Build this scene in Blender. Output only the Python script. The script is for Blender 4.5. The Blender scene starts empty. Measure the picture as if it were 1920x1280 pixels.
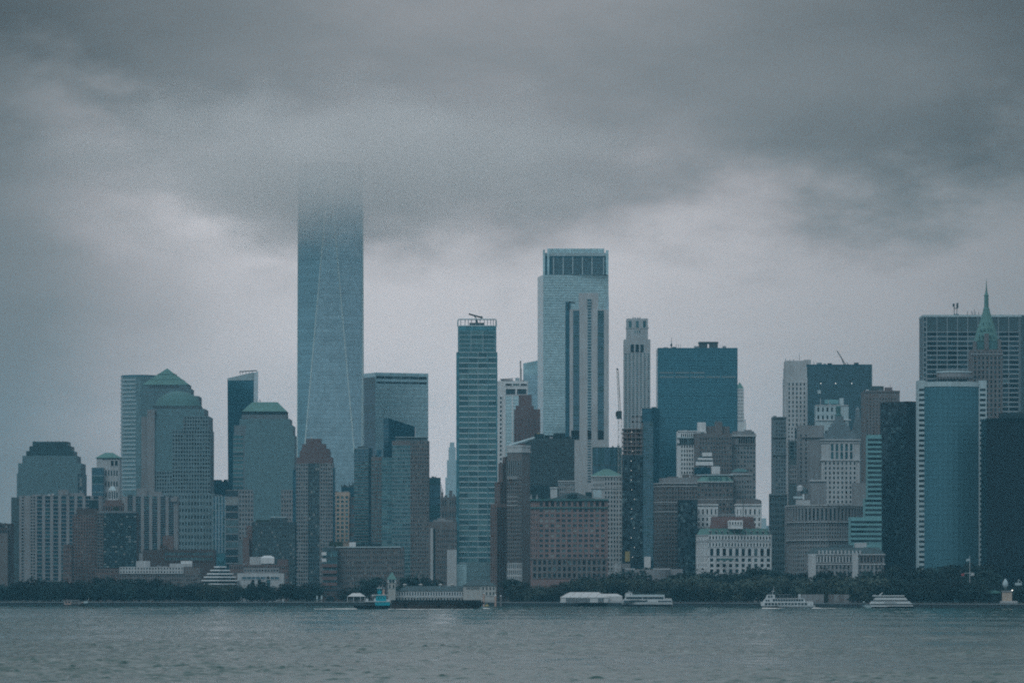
import bpy, math, random
import numpy as np
from mathutils import Vector
random.seed(7)
RNG = np.random.default_rng(7)
scene = bpy.context.scene
col = scene.collection
rad = math.radians

# ------------------------------------------------------------------ camera, sky, sun, exposure
FPX, CXP, HYP, CAMH = 8833.0, 960.0, 1105.0, 12.0     # focal length in photo pixels, principal column, horizon row, eye height (m)
cam_d = bpy.data.cameras.new('camera')
cam = bpy.data.objects.new('camera', cam_d); col.objects.link(cam)
cam.location = (0, 0, CAMH); cam.rotation_euler = (rad(90), 0, 0)
cam_d.sensor_width = 36.0; cam_d.lens = 36.0 * FPX / 1920.0
cam_d.shift_y = (HYP - 640.0) / 1920.0
cam_d.clip_start = 5.0; cam_d.clip_end = 40000.0
scene.camera = cam

SKY_GAIN = 1.1
SUN_EL, SUN_AZ = 48.0, 205.0          # high veiled sun, behind the viewer
world = bpy.data.worlds.new('World'); scene.world = world; world.use_nodes = True
nt = world.node_tree; N = nt.nodes; L = nt.links
for n in list(N): N.remove(n)
w_out = N.new('ShaderNodeOutputWorld'); w_bg = N.new('ShaderNodeBackground'); w_bg.inputs['Strength'].default_value = 0.1
L.new(w_bg.outputs[0], w_out.inputs[0])
sky = N.new('ShaderNodeTexSky'); sky.sky_type = 'NISHITA'; sky.sun_disc = False
sky.sun_elevation = rad(SUN_EL); sky.sun_rotation = rad(SUN_AZ); sky.air_density = 1.0; sky.dust_density = 2.0
tc = N.new('ShaderNodeTexCoord')

def nmath(nt, op, a=None, b=None, c=None):
    n = nt.nodes.new('ShaderNodeMath'); n.operation = op
    for i, v in enumerate((a, b, c)):
        if v is None: continue
        if hasattr(v, 'is_linked') or hasattr(v, 'node'): nt.links.new(v, n.inputs[i])
        else: n.inputs[i].default_value = v
    return n.outputs[0]
def nnoise(nt, vec, scale, detail=3, rough=.5, dist=0):
    n = nt.nodes.new('ShaderNodeTexNoise'); n.inputs['Scale'].default_value = scale; n.inputs['Detail'].default_value = detail
    n.inputs['Roughness'].default_value = rough; n.inputs['Distortion'].default_value = dist
    if vec is not None: nt.links.new(vec, n.inputs['Vector'])
    return n
def nmap(nt, vec, loc=(0, 0, 0), scale=(1, 1, 1), typ='POINT', rot=(0, 0, 0)):
    n = nt.nodes.new('ShaderNodeMapping'); n.vector_type = typ
    n.inputs['Location'].default_value = loc; n.inputs['Scale'].default_value = scale; n.inputs['Rotation'].default_value = rot
    nt.links.new(vec, n.inputs['Vector']); return n.outputs[0]
def nramp(nt, fac, stops, interp='EASE'):
    n = nt.nodes.new('ShaderNodeValToRGB'); cr = n.color_ramp; cr.interpolation = interp
    while len(cr.elements) < len(stops): cr.elements.new(.5)
    for e, (p, c) in zip(cr.elements, stops):
        e.position = p; e.color = (*c, 1) if len(c) == 3 else c
    nt.links.new(fac, n.inputs['Fac']); return n.outputs['Color']

# cloud cover: a dark ragged deck overhead, a paler band of sky under it, both going on all round
gen = tc.outputs['Generated']
def vsub(a, c): n = N.new('ShaderNodeVectorMath'); n.operation = 'SUBTRACT'; L.new(a, n.inputs[0]); n.inputs[1].default_value = c; return n.outputs[0]
def vscale(a, k): n = N.new('ShaderNodeVectorMath'); n.operation = 'SCALE'; L.new(a, n.inputs[0]); n.inputs['Scale'].default_value = k; return n.outputs[0]
def vadd(a, c): n = N.new('ShaderNodeVectorMath'); n.operation = 'ADD'; L.new(a, n.inputs[0]); L.new(c, n.inputs[1]); return n.outputs[0]
w1 = nnoise(nt, nmap(nt, gen, loc=(.7, 0, 2.2), scale=(18, 18, 40)), 1.0, 6, .6)
warp = vadd(gen, vscale(vsub(w1.outputs['Color'], (.5, .5, .5)), .028))
sep = N.new('ShaderNodeSeparateXYZ'); L.new(warp, sep.inputs[0])
def by_column(stops):
    """a value that changes along the horizon, by azimuth"""
    mr = N.new('ShaderNodeMapRange'); L.new(sep.outputs['X'], mr.inputs['Value']); mr.inputs['From Min'].default_value = -.25; mr.inputs['From Max'].default_value = .25
    return nmath(nt, 'MULTIPLY', nramp(nt, mr.outputs[0], [(((p - CXP) / FPX + .25) / .5, (v,) * 3) for p, v in stops], 'B_SPLINE'), 1.0)
edge = by_column([(-1000, .085), (0, .108), (250, .100), (420, .085), (560, .076), (760, .075), (1000, .077), (1300, .081), (1560, .080), (1750, .083), (1960, .092), (2900, .085)])
mk = nmath(nt, 'SUBTRACT', sep.outputs['Z'], edge)
n2 = nnoise(nt, nmap(nt, gen, loc=(5.2, 1, 0), scale=(26, 26, 60)), 1.0, 6, .6)
mk = nmath(nt, 'ADD', mk, nmath(nt, 'MULTIPLY_ADD', n2.outputs['Fac'], .05, -.025))
mrm = N.new('ShaderNodeMapRange'); mrm.interpolation_type = 'SMOOTHSTEP'; L.new(mk, mrm.inputs['Value']); mrm.inputs['From Min'].default_value = -.018; mrm.inputs['From Max'].default_value = .016
n3 = nnoise(nt, nmap(nt, gen, loc=(1.3, 4, .6), scale=(20, 20, 55)), 1.0, 7, .6, .2); n4 = nnoise(nt, nmap(nt, gen, loc=(8.3, 0, 3.1), scale=(9, 9, 22)), 1.0, 5, .55, .3)
deck = nmath(nt, 'MULTIPLY', by_column([(-1500, .22), (-100, .0), (420, .20), (950, .265), (1450, .185), (2020, .03), (3300, .22)]), nmath(nt, 'MULTIPLY_ADD', n3.outputs['Fac'], .62, .69))
deck = nmath(nt, 'ADD', deck, nmath(nt, 'MINIMUM', nmath(nt, 'MULTIPLY', nmath(nt, 'MAXIMUM', nmath(nt, 'SUBTRACT', sep.outputs['Z'], .12), 0.0), 1.1), .34))
under = nmath(nt, 'MULTIPLY', by_column([(-1500, .44), (-80, .08), (190, .34), (440, .56), (900, .60), (1400, .45), (1700, .36), (2010, .20), (3300, .44)]), nmath(nt, 'MULTIPLY_ADD', n4.outputs['Fac'], .5, .75))  # deck and under both dim at the view's sides, painting in lens vignetting
lm = N.new('ShaderNodeMix'); lm.data_type = 'FLOAT'; L.new(mrm.outputs[0], lm.inputs[0]); L.new(under, lm.inputs[2]); L.new(deck, lm.inputs[3])
gv = lm.outputs[0]
def bank(px, py, rx, ry, amp):
    """one darker bank (amp < 0) or bright break (amp > 0) in the overcast, by direction"""
    v = nmap(nt, warp, loc=((px - CXP) / FPX, 1, (HYP - py) / FPX), scale=(rx / FPX, .5, ry / FPX), typ='TEXTURE')
    g = N.new('ShaderNodeTexGradient'); g.gradient_type = 'QUADRATIC_SPHERE'; L.new(v, g.inputs['Vector'])
    return nmath(nt, 'MULTIPLY', g.outputs['Fac'], amp)
for bk in [(430, 400, 360, 170, .27), (820, 440, 300, 100, .06), (1215, 275, 230, 100, .10), (1700, 130, 420, 170, .05), (640, 240, 460, 170, .015)]: gv = nmath(nt, 'ADD', gv, bank(*bk))
gv = nmath(nt, 'MULTIPLY', nmath(nt, 'MAXIMUM', gv, .06), SKY_GAIN)
tint = nramp(nt, gv, [(0, (.92, 1.0, 1.02)), (.2, (.97, 1.0, 1.03)), (.36, (1.06, 1.0, 1.03)), (1, (1.07, 1, 1.025))], 'LINEAR')
mul = N.new('ShaderNodeVectorMath'); mul.operation = 'MULTIPLY'; L.new(tint, mul.inputs[0])
comb = N.new('ShaderNodeCombineXYZ'); g10 = nmath(nt, 'MULTIPLY', gv, 10.0)
for i in range(3): L.new(g10, comb.inputs[i])
L.new(comb.outputs[0], mul.inputs[1])
wmix = N.new('ShaderNodeMix'); wmix.data_type = 'RGBA'; wmix.inputs['Factor'].default_value = .96
sepz = N.new('ShaderNodeSeparateXYZ'); L.new(gen, sepz.inputs[0])
cool = nramp(nt, nmath(nt, 'MAXIMUM', sepz.outputs['Z'], 0.0), [(.12, (1, 1, 1)), (.3, (.90, 1, 1.03))], 'LINEAR')      # the deck is a little cooler overhead
mul2 = N.new('ShaderNodeVectorMath'); mul2.operation = 'MULTIPLY'; L.new(mul.outputs[0], mul2.inputs[0]); L.new(cool, mul2.inputs[1])
L.new(sky.outputs[0], wmix.inputs[6]); L.new(mul2.outputs[0], wmix.inputs[7]); L.new(wmix.outputs[2], w_bg.inputs['Color'])

sun_d = bpy.data.lights.new('sun', 'SUN'); sun_d.energy = .8; sun_d.angle = rad(30); sun_d.color = (1, .985, .96)
sun = bpy.data.objects.new('sun', sun_d); col.objects.link(sun)
_az = rad(SUN_AZ); _d = Vector((math.sin(_az) * math.cos(rad(SUN_EL)), math.cos(_az) * math.cos(rad(SUN_EL)), math.sin(rad(SUN_EL))))
sun.rotation_euler = (-_d).to_track_quat('-Z', 'Y').to_euler()
vs = scene.view_settings; vs.view_transform = 'Standard'; vs.look = 'None'; vs.exposure = 0.0; vs.gamma = 1.0; vs.use_curve_mapping = False
cy = scene.cycles
cy.max_bounces = 9; cy.diffuse_bounces = 2; cy.glossy_bounces = 3; cy.transmission_bounces = 2; cy.volume_bounces = 7; cy.volume_max_steps = 128
cy.use_denoising = False; cy.filter_width = 1.9; cy.use_adaptive_sampling = True; cy.adaptive_threshold = .02; cy.sample_clamp_indirect = 4.0
cy.caustics_reflective = False; cy.caustics_refractive = False

HAZE_DENSITY, HAZE_COLOR = 4.2e-5, (.26, .74, 1.0)

# ------------------------------------------------------------------ helpers
def PX(px, Y): return (px - CXP) * Y / FPX
def PZ(py, Y): return CAMH + (HYP - py) * Y / FPX
GROUND = 3.0

MATS = {}
def _base(name):
    m = bpy.data.materials.new(name); m.use_nodes = True
    MATS[name] = m
    return m, m.node_tree, m.node_tree.nodes['Principled BSDF']
def wallmat(name, c, rough=.85, var=.30, streak=.28, spec=.3, metallic=0.0, sc=.05):
    """masonry / paint / metal with blotches and rain streaks"""
    c = (c[0] * .74, c[1] * .86, c[2] * .95)
    m, t, p = _base(name)
    tcn = t.nodes.new('ShaderNodeTexCoord'); ob = tcn.outputs['Object']
    n1 = nnoise(t, ob, sc, 4, .6); n2 = nnoise(t, nmap(t, ob, scale=(.5, .5, .03)), 1.0, 3, .6)
    n3 = nnoise(t, ob, sc * 14, 2, .5)
    a = nmath(t, 'MULTIPLY_ADD', n1.outputs['Fac'], 2 * var, 1 - var)
    b = nmath(t, 'MULTIPLY_ADD', n2.outputs['Fac'], 2 * streak, 1 - streak)
    d = nmath(t, 'MULTIPLY_ADD', n3.outputs['Fac'], .3, .85)
    f = nmath(t, 'MULTIPLY', nmath(t, 'MULTIPLY', a, b), d)
    mx = t.nodes.new('ShaderNodeVectorMath'); mx.operation = 'SCALE'; mx.inputs[0].default_value = c
    t.links.new(f, mx.inputs['Scale']); t.links.new(mx.outputs[0], p.inputs['Base Color'])
    p.inputs['Roughness'].default_value = rough; p.inputs['Specular IOR Level'].default_value = spec; p.inputs['Metallic'].default_value = metallic
    return m
def glassmat(name, c, rough=.16, metallic=.55, pw=1.6, ph=3.8, var=.35, line=.25, warp=.35, spec=.3):
    """coated glazing: each panel differs a little; thin dark joints at floors"""
    m, t, p = _base(name)
    tcn = t.nodes.new('ShaderNodeTexCoord'); ob = tcn.outputs['Object']
    s = t.nodes.new('ShaderNodeSeparateXYZ'); t.links.new(ob, s.inputs[0])
    u = nmath(t, 'ADD', s.outputs[0], nmath(t, 'MULTIPLY', s.outputs[1], .83))
    iu = nmath(t, 'FLOOR', nmath(t, 'DIVIDE', u, pw)); zf = nmath(t, 'DIVIDE', s.outputs[2], ph); iz = nmath(t, 'FLOOR', zf)
    cb = t.nodes.new('ShaderNodeCombineXYZ'); t.links.new(iu, cb.inputs[0]); t.links.new(iz, cb.inputs[1])
    wnz = t.nodes.new('ShaderNodeTexWhiteNoise'); wnz.noise_dimensions = '2D'; t.links.new(cb.outputs[0], wnz.inputs['Vector'])
    rowz = t.nodes.new('ShaderNodeTexWhiteNoise'); rowz.noise_dimensions = '1D'; t.links.new(iz, rowz.inputs['W'])
    fr = nmath(t, 'FRACT', zf)
    ln = nmath(t, 'LESS_THAN', fr, .16)
    n1 = nnoise(t, ob, .025, 3, .6)
    a = nmath(t, 'MULTIPLY_ADD', wnz.outputs['Value'], var, 1 - var / 2)
    b = nmath(t, 'MULTIPLY_ADD', n1.outputs['Fac'], warp, 1 - warp / 2)
    r = nmath(t, 'MULTIPLY_ADD', rowz.outputs['Value'], var * .35, 1 - var * .17)
    f = nmath(t, 'MULTIPLY', nmath(t, 'MULTIPLY', a, b), r)
    f = nmath(t, 'MULTIPLY', f, nmath(t, 'MULTIPLY_ADD', ln, -line, 1.0))
    mx = t.nodes.new('ShaderNodeVectorMath'); mx.operation = 'SCALE'; mx.inputs[0].default_value = c
    t.links.new(f, mx.inputs['Scale']); t.links.new(mx.outputs[0], p.inputs['Base Color'])
    p.inputs['Roughness'].default_value = rough; p.inputs['Metallic'].default_value = metallic; p.inputs['Specular IOR Level'].default_value = spec
    return m
def panemat(name, c, rough=.12, metallic=.35, spec=.25):
    m, t, p = _base(name)
    oi = t.nodes.new('ShaderNodeTexCoord'); n1 = nnoise(t, oi.outputs['Object'], .35, 2, .5)
    mx = t.nodes.new('ShaderNodeVectorMath'); mx.operation = 'SCALE'; mx.inputs[0].default_value = c
    t.links.new(nmath(t, 'MULTIPLY_ADD', n1.outputs['Fac'], .9, .55), mx.inputs['Scale']); t.links.new(mx.outputs[0], p.inputs['Base Color'])
    p.inputs['Roughness'].default_value = rough; p.inputs['Metallic'].default_value = metallic; p.inputs['Specular IOR Level'].default_value = spec
    return m
def lampmat(name, c, s):
    m, t, p = _base(name)
    p.inputs['Base Color'].default_value = (*c, 1); p.inputs['Emission Color'].default_value = (*c, 1); p.inputs['Emission Strength'].default_value = s
    return m

class MB:
    def __init__(s): s.v = []; s.f = []; s.m = []; s.slots = []; s.smooth = False; s.marks = []
    def slot(s, m):
        if m not in s.slots: s.slots.append(m)
        return s.slots.index(m)
    def add(s, vs, fs, m):
        k = len(s.v); i = s.slot(m); s.v.extend(vs)
        for f in fs: s.f.append([a + k for a in f]); s.m.append(i)
    def box(s, x0, x1, y0, y1, z0, z1, m):
        s.add([(x0, y0, z0), (x1, y0, z0), (x1, y1, z0), (x0, y1, z0), (x0, y0, z1), (x1, y0, z1), (x1, y1, z1), (x0, y1, z1)],
              [(0, 3, 2, 1), (4, 5, 6, 7), (0, 1, 5, 4), (1, 2, 6, 5), (2, 3, 7, 6), (3, 0, 4, 7)], m)
    def prism(s, poly, z0, z1, m, top=None, cap=None):
        """poly CCW seen from above; top: polygon of the upper rim (same count); z1 may be a list"""
        n = len(poly); top = top or poly
        zt = z1 if isinstance(z1, (list, tuple)) else [z1] * n
        vs = [(x, y, z0) for x, y in poly] + [(x, y, z) for (x, y), z in zip(top, zt)]
        s.add(vs, [(i, (i + 1) % n, n + (i + 1) % n, n + i) for i in range(n)], m)
        k = len(s.v) - 2 * n; i = s.slot(cap or m)
        s.f.append([k + n + j for j in range(n)]); s.m.append(i)
        s.f.append([k + n - 1 - j for j in range(n)]); s.m.append(s.slot(m))
    def cone(s, poly, z0, apex, m):
        n = len(poly)
        s.add([(x, y, z0) for x, y in poly] + [apex], [(i, (i + 1) % n, n) for i in range(n)], m)
    def tube(s, p, q, r0, r1, m, n=6):
        p, q = Vector(p), Vector(q); d = (q - p).normalized()
        a = d.cross(Vector((0, 0, 1)) if abs(d.z) < .9 else Vector((1, 0, 0))).normalized(); b = d.cross(a)
        vs = []
        for c, r in ((p, r0), (q, r1)):
            for i in range(n):
                t = 2 * math.pi * i / n; vs.append(tuple(c + a * (r * math.cos(t)) + b * (r * math.sin(t))))
        s.add(vs, [(i, n + i, n + (i + 1) % n, (i + 1) % n) for i in range(n)] + [tuple(range(n)), tuple(range(2 * n - 1, n - 1, -1))], m)
    def lathe(s, cx, cy, prof, m, n=14):
        k = len(prof); vs = [(cx + r * math.cos(2 * math.pi * i / n), cy + r * math.sin(2 * math.pi * i / n), z) for r, z in prof for i in range(n)]
        s.add(vs, [(j * n + i, j * n + (i + 1) % n, (j + 1) * n + (i + 1) % n, (j + 1) * n + i) for j in range(k - 1) for i in range(n)] + [tuple(range((k - 1) * n, k * n))], m)
    def mesh(s, name, off=(0, 0, 0)):
        me = bpy.data.meshes.new(name); o = off
        me.from_pydata([(x - o[0], y - o[1], z - o[2]) for x, y, z in s.v], [], s.f)
        for m in s.slots: me.materials.append(MATS[m])
        me.polygons.foreach_set('material_index', s.m)
        if s.smooth: me.polygons.foreach_set('use_smooth', [True] * len(s.f))
        me.update(); return me
def put(name, mesh, parent=None, loc=(0, 0, 0), rz=0.0, **props):
    o = bpy.data.objects.new(name, mesh); col.objects.link(o); o.location = loc; o.rotation_euler = (0, 0, rz)
    if parent is not None: o.parent = parent
    for k, v in props.items():
        if v is not None: o[k] = v
    return o
LABELS = set()
def thing(name, label, cat, loc, group=None):
    e = put(name, None, None, loc, label=label, category=cat, group=group); e.empty_display_size = 1.0
    return e

PANE = {}
def pane_mesh(w, h, m, d=.25):
    k = (round(w, 1), round(h, 1), m)
    if k not in PANE:
        b = MB(); b.box(-w / 2, w / 2, -d, 0, -h / 2, h / 2, m); PANE[k] = b.mesh('window')
    return PANE[k]
class B:
    """a building (or other big thing): an Empty at its foot and one mesh for each part"""
    def __init__(s, name, label, Y, px, cat='building', group=None, ground=GROUND):
        s.Y = Y; s.o = (PX(px, Y), Y, ground); s.e = thing(name, label, cat, s.o, group); s.parts = {}; s.W0 = None; s.D0 = 40; s.sub = {}; s.built = {}
    def mb(s, part='wall'):
        if part not in s.parts: s.parts[part] = MB()
        return s.parts[part]
    def t(s, l, r, yt, yb=None, c=None, D=None, m='stone', rot=None, dY=None, part='wall', asp=1.0, cap='roofing'):
        """one storey block between photo columns l..r and rows yt..yb at this building's distance; returns its outer edges"""
        if c is None:
            W = (r - l) * s.Y / FPX
            if s.W0 is None: s.W0 = W; s.D0 = D or min(W, 45); s.cx = (l + r) / 2
            sh = dY if dY is not None else max(0, (s.W0 - W) / 2) * .7
            Y = s.Y + sh; Dp = D or max(6, s.D0 - 2 * sh)
            poly = [(PX(l, Y), Y), (PX(r, Y), Y), (PX(r, Y), Y + Dp), (PX(l, Y), Y + Dp)]
            ed = {'F': (poly[0], poly[1]), 'R': (poly[1], poly[2]), 'L': (poly[3], poly[0])}
        else:
            Y = s.Y + (dY or 0); xc = PX(c, Y); tr = (r - CXP) / FPX; tl = (l - CXP) / FPX
            th = rad(rot) if rot is not None else math.atan2(max(1, c - l), max(1, r - c)) * asp
            a = (tr * Y - xc) / (math.cos(th) - tr * math.sin(th)); b = (tl * Y - xc) / (-math.sin(th) - tl * math.cos(th))
            u = (math.cos(th), math.sin(th)); v = (-math.sin(th), math.cos(th))
            p0 = (xc, Y); p1 = (xc + a * u[0], Y + a * u[1]); p3 = (xc + b * v[0], Y + b * v[1]); p2 = (p1[0] + b * v[0], p1[1] + b * v[1])
            poly = [p0, p1, p2, p3]; ed = {'R': (p0, p1), 'L': (p3, p0)}
        z0 = GROUND - 1 if yb is None else PZ(yb, Y); z1 = PZ(yt, Y)
        if part not in ('wall', 'crown', 'roof', 'stepped_roof', 'setback'): s.mb(part).marks.append((len(s.mb(part).v), len(s.mb(part).f)))
        s.mb(part).prism(poly, z0, z1, m, cap=cap)
        ed['z'] = (z0 if yb is not None else GROUND, z1); ed['poly'] = poly; ed['Y'] = Y
        if part == 'wall' and c is None: s.top = (l, r, yt, Y - s.Y)
        return ed
    def f(s, ed, side='F', y0=None, y1=None, u=(0, 1), nx=None, nf=None, bw=4.0, fh=3.8, wx=.6, wz=.55, wall='stone', glass='mix', mode='grid', ind=False, pd=.4, name='window', frame='facade_frame', skip=0.0):
        """windows between proud piers and spandrels on one side of a block"""
        p0, p1 = ed[side]; Y = ed['Y']
        z1 = PZ(y0, Y) if y0 is not None else ed['z'][1]; z0 = PZ(y1, Y) if y1 is not None else ed['z'][0]
        Lw = math.dist(p0, p1); ux, uy = (p1[0] - p0[0]) / Lw, (p1[1] - p0[1]) / Lw; nx_, ny_ = uy, -ux
        a0, a1 = u[0] * Lw, u[1] * Lw; Lw = a1 - a0; H = z1 - z0
        nx = nx or max(1, round(Lw / bw)); nf = nf or max(1, round(H / fh)); w = Lw / nx; h = H / nf
        def slab(mb, s0, s1, q0, q1, za, zb, m):
            if frame != 'facade_frame': mb.marks.append((len(mb.v), len(mb.f)))
            pts = [(p0[0] + ux * (a0 + t) + nx_ * q, p0[1] + uy * (a0 + t) + ny_ * q) for t, q in ((s0, q1), (s1, q1), (s1, q0), (s0, q0))]
            mb.prism(pts, za, zb, m)
        fr = s.mb(frame)
        if wz < .999:
            g = (1 - wz) * h / 2
            for j in range(nf + 1):
                slab(fr, 0, Lw, -.3, pd * .8, max(z0, z0 + j * h - g), min(z1 - .02, z0 + j * h + g), wall)
        if wx < .999 and mode != 'band':
            g = (1 - wx) * w / 2
            for i in range(nx + 1):
                slab(fr, max(0, i * w - g), min(Lw, i * w + g), -.3, pd, z0, z1 - .01, wall)
        gl = GLASS[glass]; ww = w * min(wx + .04, 1) if mode != 'band' else w * .985; hh = h * min(wz + .04, .98)
        ang = math.atan2(uy, ux)
        mb = None if ind else s.mb(name + '_grid')
        cnt = 0
        for j in range(nf):
            for i in range(nx):
                if skip and random.random() < skip: continue
                mname = random.choices(gl[0], gl[1])[0]
                sc = a0 + (i + .5) * w; zc = z0 + (j + .5) * h
                if ind:
                    x = p0[0] + ux * sc + nx_ * (.04 if pd > .1 else .0); y = p0[1] + uy * sc + ny_ * (.04 if pd > .1 else .0)
                    put(name, pane_mesh(ww, hh, mname, .12), s.e, (x - s.o[0], y - s.o[1], zc - s.o[2]), ang)
                else:
                    q = .06
                    A = [(p0[0] + ux * (sc + t) + nx_ * q, p0[1] + uy * (sc + t) + ny_ * q) for t in (-ww / 2, ww / 2)]
                    mb.add([(*A[0], zc - hh / 2), (*A[1], zc - hh / 2), (*A[1], zc + hh / 2), (*A[0], zc + hh / 2)], [(0, 1, 2, 3)], mname)
        return s
    def bx(s, part, l, r, yt, yb, dY=0, D=5, m='stone'):
        """a free box in photo columns/rows at Y + dY, D metres deep"""
        Y = s.Y + dY; s.mb(part).marks.append((len(s.mb(part).v), len(s.mb(part).f)))
        s.mb(part).box(PX(l, Y), PX(r, Y), Y, Y + D, PZ(yb, Y), PZ(yt, Y), m); return s
    def rod(s, part, x0, y0, x1, y1, r=.3, dY=0, m='steel', n=5, r1=None):
        Y = s.Y + dY; s.mb(part).marks.append((len(s.mb(part).v), len(s.mb(part).f)))
        s.mb(part).tube((PX(x0, Y), Y, PZ(y0, Y)), (PX(x1, Y), Y, PZ(y1, Y)), r, r if r1 is None else r1, m, n); return s
    def hip(s, part, ed, ytop, ins, m, over=0.0, ybase=None):
        """hipped or pyramid roof on a block: ridge inset by ins metres from each side (all the way = pyramid)"""
        P = ed['poly']; cx = sum(p[0] for p in P) / 4; cyy = sum(p[1] for p in P) / 4
        def off(p, k): return tuple(c + (q - c) / max(1e-6, abs(q - c)) * max(.15, abs(q - c) + k) for q, c in zip(p, (cx, cyy)))
        bot = [off(p, over) for p in P]; top = [off(p, -ins) for p in P]
        zb = ed['z'][1] if ybase is None else PZ(ybase, ed['Y'])
        s.mb(part).prism(bot, zb, PZ(ytop, ed['Y']), m, top=top); return s
    def done(s, clutter=0):
        if clutter and getattr(s, 'top', None):
            l, r, yt, sh = s.top; w0 = r - l
            for k in range(clutter):
                x = l + w0 * random.uniform(.1, .9); w = random.uniform(.8, min(5, w0 * .14)); h = random.choice([1.2, 1.8, 2.4, 3.4]); d = sh + random.uniform(2, 9)
                if random.random() < .3: s.rod('roof_mast', x, yt + .5, x + random.uniform(-.3, .3), yt - h * 1.8, .14, d, 'steel', 4)
                else: s.bx('roof_unit', x - w, x + w, yt - h, yt + .6, d, random.uniform(2, 5), random.choice(['grey_panel', 'slate', 'concrete', 'steel', 'dark_panel']))
        names = sorted(s.parts, key=lambda n: n in SUB_OF)
        for name in names:
            mb = s.parts[name]; par = s.built.get(SUB_OF.get(name), s.e)
            if name.endswith('_grid') or name in JOINED or len(mb.marks) < 2 or mb.marks[0] != (0, 0): pieces = [mb]
            else:
                pieces = []; mk = mb.marks + [(len(mb.v), len(mb.f))]
                for (v0, f0), (v1, f1) in zip(mk, mk[1:]):
                    q = MB(); q.v = mb.v[v0:v1]; q.f = [[a - v0 for a in f] for f in mb.f[f0:f1]]; q.slots = mb.slots; q.m = mb.m[f0:f1]; q.smooth = mb.smooth; pieces.append(q)
            for q in pieces:
                o = put(name, q.mesh(name, s.o), par)
                if name.endswith('_grid'): o['kind'] = 'stuff'
                s.built.setdefault(name, o)
        return s
JOINED = {'wall', 'facade_frame', 'mast', 'jib', 'roof_crane', 'maintenance_crane', 'roof_frame', 'radar_mast', 'arm', 'hoist', 'top_frame'}
SUB_OF = {'dormer': 'roof', 'cupola_roof': 'cupola', 'finial': 'roof', 'dome_rib': 'dome', 'roof_rib': 'roof', 'lantern': 'stepped_roof', 'medallion': 'crown', 'yardarm': 'pole', 'lamp_head': 'pole', 'crown_louvre_grid': 'crown', 'crown_column': 'crown', 'crown_beam': 'crown',
          'crown_fin': 'crown', 'penthouse_roof': 'penthouse', 'tower_attic': 'tower', 'roof_seam': 'roof', 'coaming_stay_grid': 'coaming', 'lettering_grid': 'lower_deck', 'radar': 'pilot_house', 'wheelhouse_roof': 'wheelhouse', 'tall_window': 'crown', 'terrace_rail': 'attic', 'cap': 'shaft', 'roof_rib_grid': 'roof'}
# ------------------------------------------------------------------ materials
wallmat('stone', (.27, .27, .265)); wallmat('limestone', (.50, .50, .485)); wallmat('white_stone', (.74, .73, .70), var=.22)
wallmat('brown_stone', (.18, .163, .155)); wallmat('brick', (.18, .125, .112), var=.3); wallmat('dark_brick', (.092, .073, .068), var=.3)
wallmat('pink_brick', (.265, .18, .165), var=.25); wallmat('edge_metal', (.8, .9, .84), rough=.5, var=.05, streak=.05); wallmat('red_granite', (.17, .12, .115)); wallmat('granite', (.165, .205, .215)); wallmat('concrete', (.29, .285, .28)); wallmat('raw_concrete', (.26, .21, .19), var=.35)
wallmat('tan_stone', (.52, .40, .31)); wallmat('grey_panel', (.20, .27, .28)); wallmat('dark_panel', (.028, .055, .062), spec=.15); wallmat('pale_panel', (.47, .56, .56), var=.15)
wallmat('slab_grid', (.30, .34, .345), var=.12); wallmat('copper', (.125, .245, .215), var=.3, streak=.3); wallmat('dome_copper', (.09, .185, .175), var=.2); wallmat('crown_glass', (.027, .065, .072), rough=.4); wallmat('dark_copper', (.075, .17, .165)); wallmat('slate', (.07, .105, .11)); wallmat('roofing', (.10, .105, .11))
wallmat('white_paint', (.62, .62, .60), rough=.5, var=.10, streak=.10); wallmat('steel', (.30, .32, .33), rough=.5, metallic=.3); wallmat('dark_steel', (.05, .075, .08), rough=.5)
wallmat('red_roof', (.18, .11, .10), var=.3); wallmat('mosaic', (.17, .20, .20)); wallmat('dark_stone', (.085, .12, .125))  # the last one is simply a darker, cooler stone colour
wallmat('crane_paint', (.42, .40, .36), rough=.5); wallmat('turquoise_paint', (.009, .36, .42), rough=.45, var=.15); wallmat('black_hull', (.011, .02, .024), rough=.7, spec=.12)
wallmat('rust_hull', (.07, .055, .05), rough=.7, var=.4, sc=.3); wallmat('cream_paint', (.46, .44, .40), rough=.6); wallmat('pink_paint', (.52, .34, .27)); wallmat('yellow_paint', (.36, .28, .12))
wallmat('canvas', (.60, .58, .55), var=.08); wallmat('bark', (.035, .03, .026)); wallmat('seawall_stone', (.035, .055, .06), var=.35, sc=.2); wallmat('coping', (.20, .215, .22), var=.3)
wallmat('lawn', (.03, .05, .035), sc=.02); wallmat('red_cloth', (.4, .09, .09)); wallmat('green_canvas', (.04, .13, .11)); wallmat('teal_panel', (.2, .40, .40), var=.15)
panemat('pane_dark', (.02, .05, .066), metallic=.2); panemat('pane_mid', (.07, .135, .155), metallic=.25); panemat('pane_light', (.20, .245, .255), rough=.5, metallic=0.0); panemat('pane_black', (.008, .02, .028), spec=.12)
panemat('pane_dim', (.03, .10, .125)); panemat('pane_half', (.085, .20, .225)); panemat('pane_navy', (.014, .05, .075), metallic=.2); panemat('pane_curt', (.095, .205, .235)); panemat('pane_curt_dim', (.085, .185, .215)); panemat('pane_blue', (.05, .135, .185)); panemat('pane_teal', (.05, .15, .18)); panemat('pane_pale', (.36, .57, .63)); panemat('pane_sky', (.33, .53, .59)); panemat('pane_slate', (.042, .16, .215))
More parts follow.
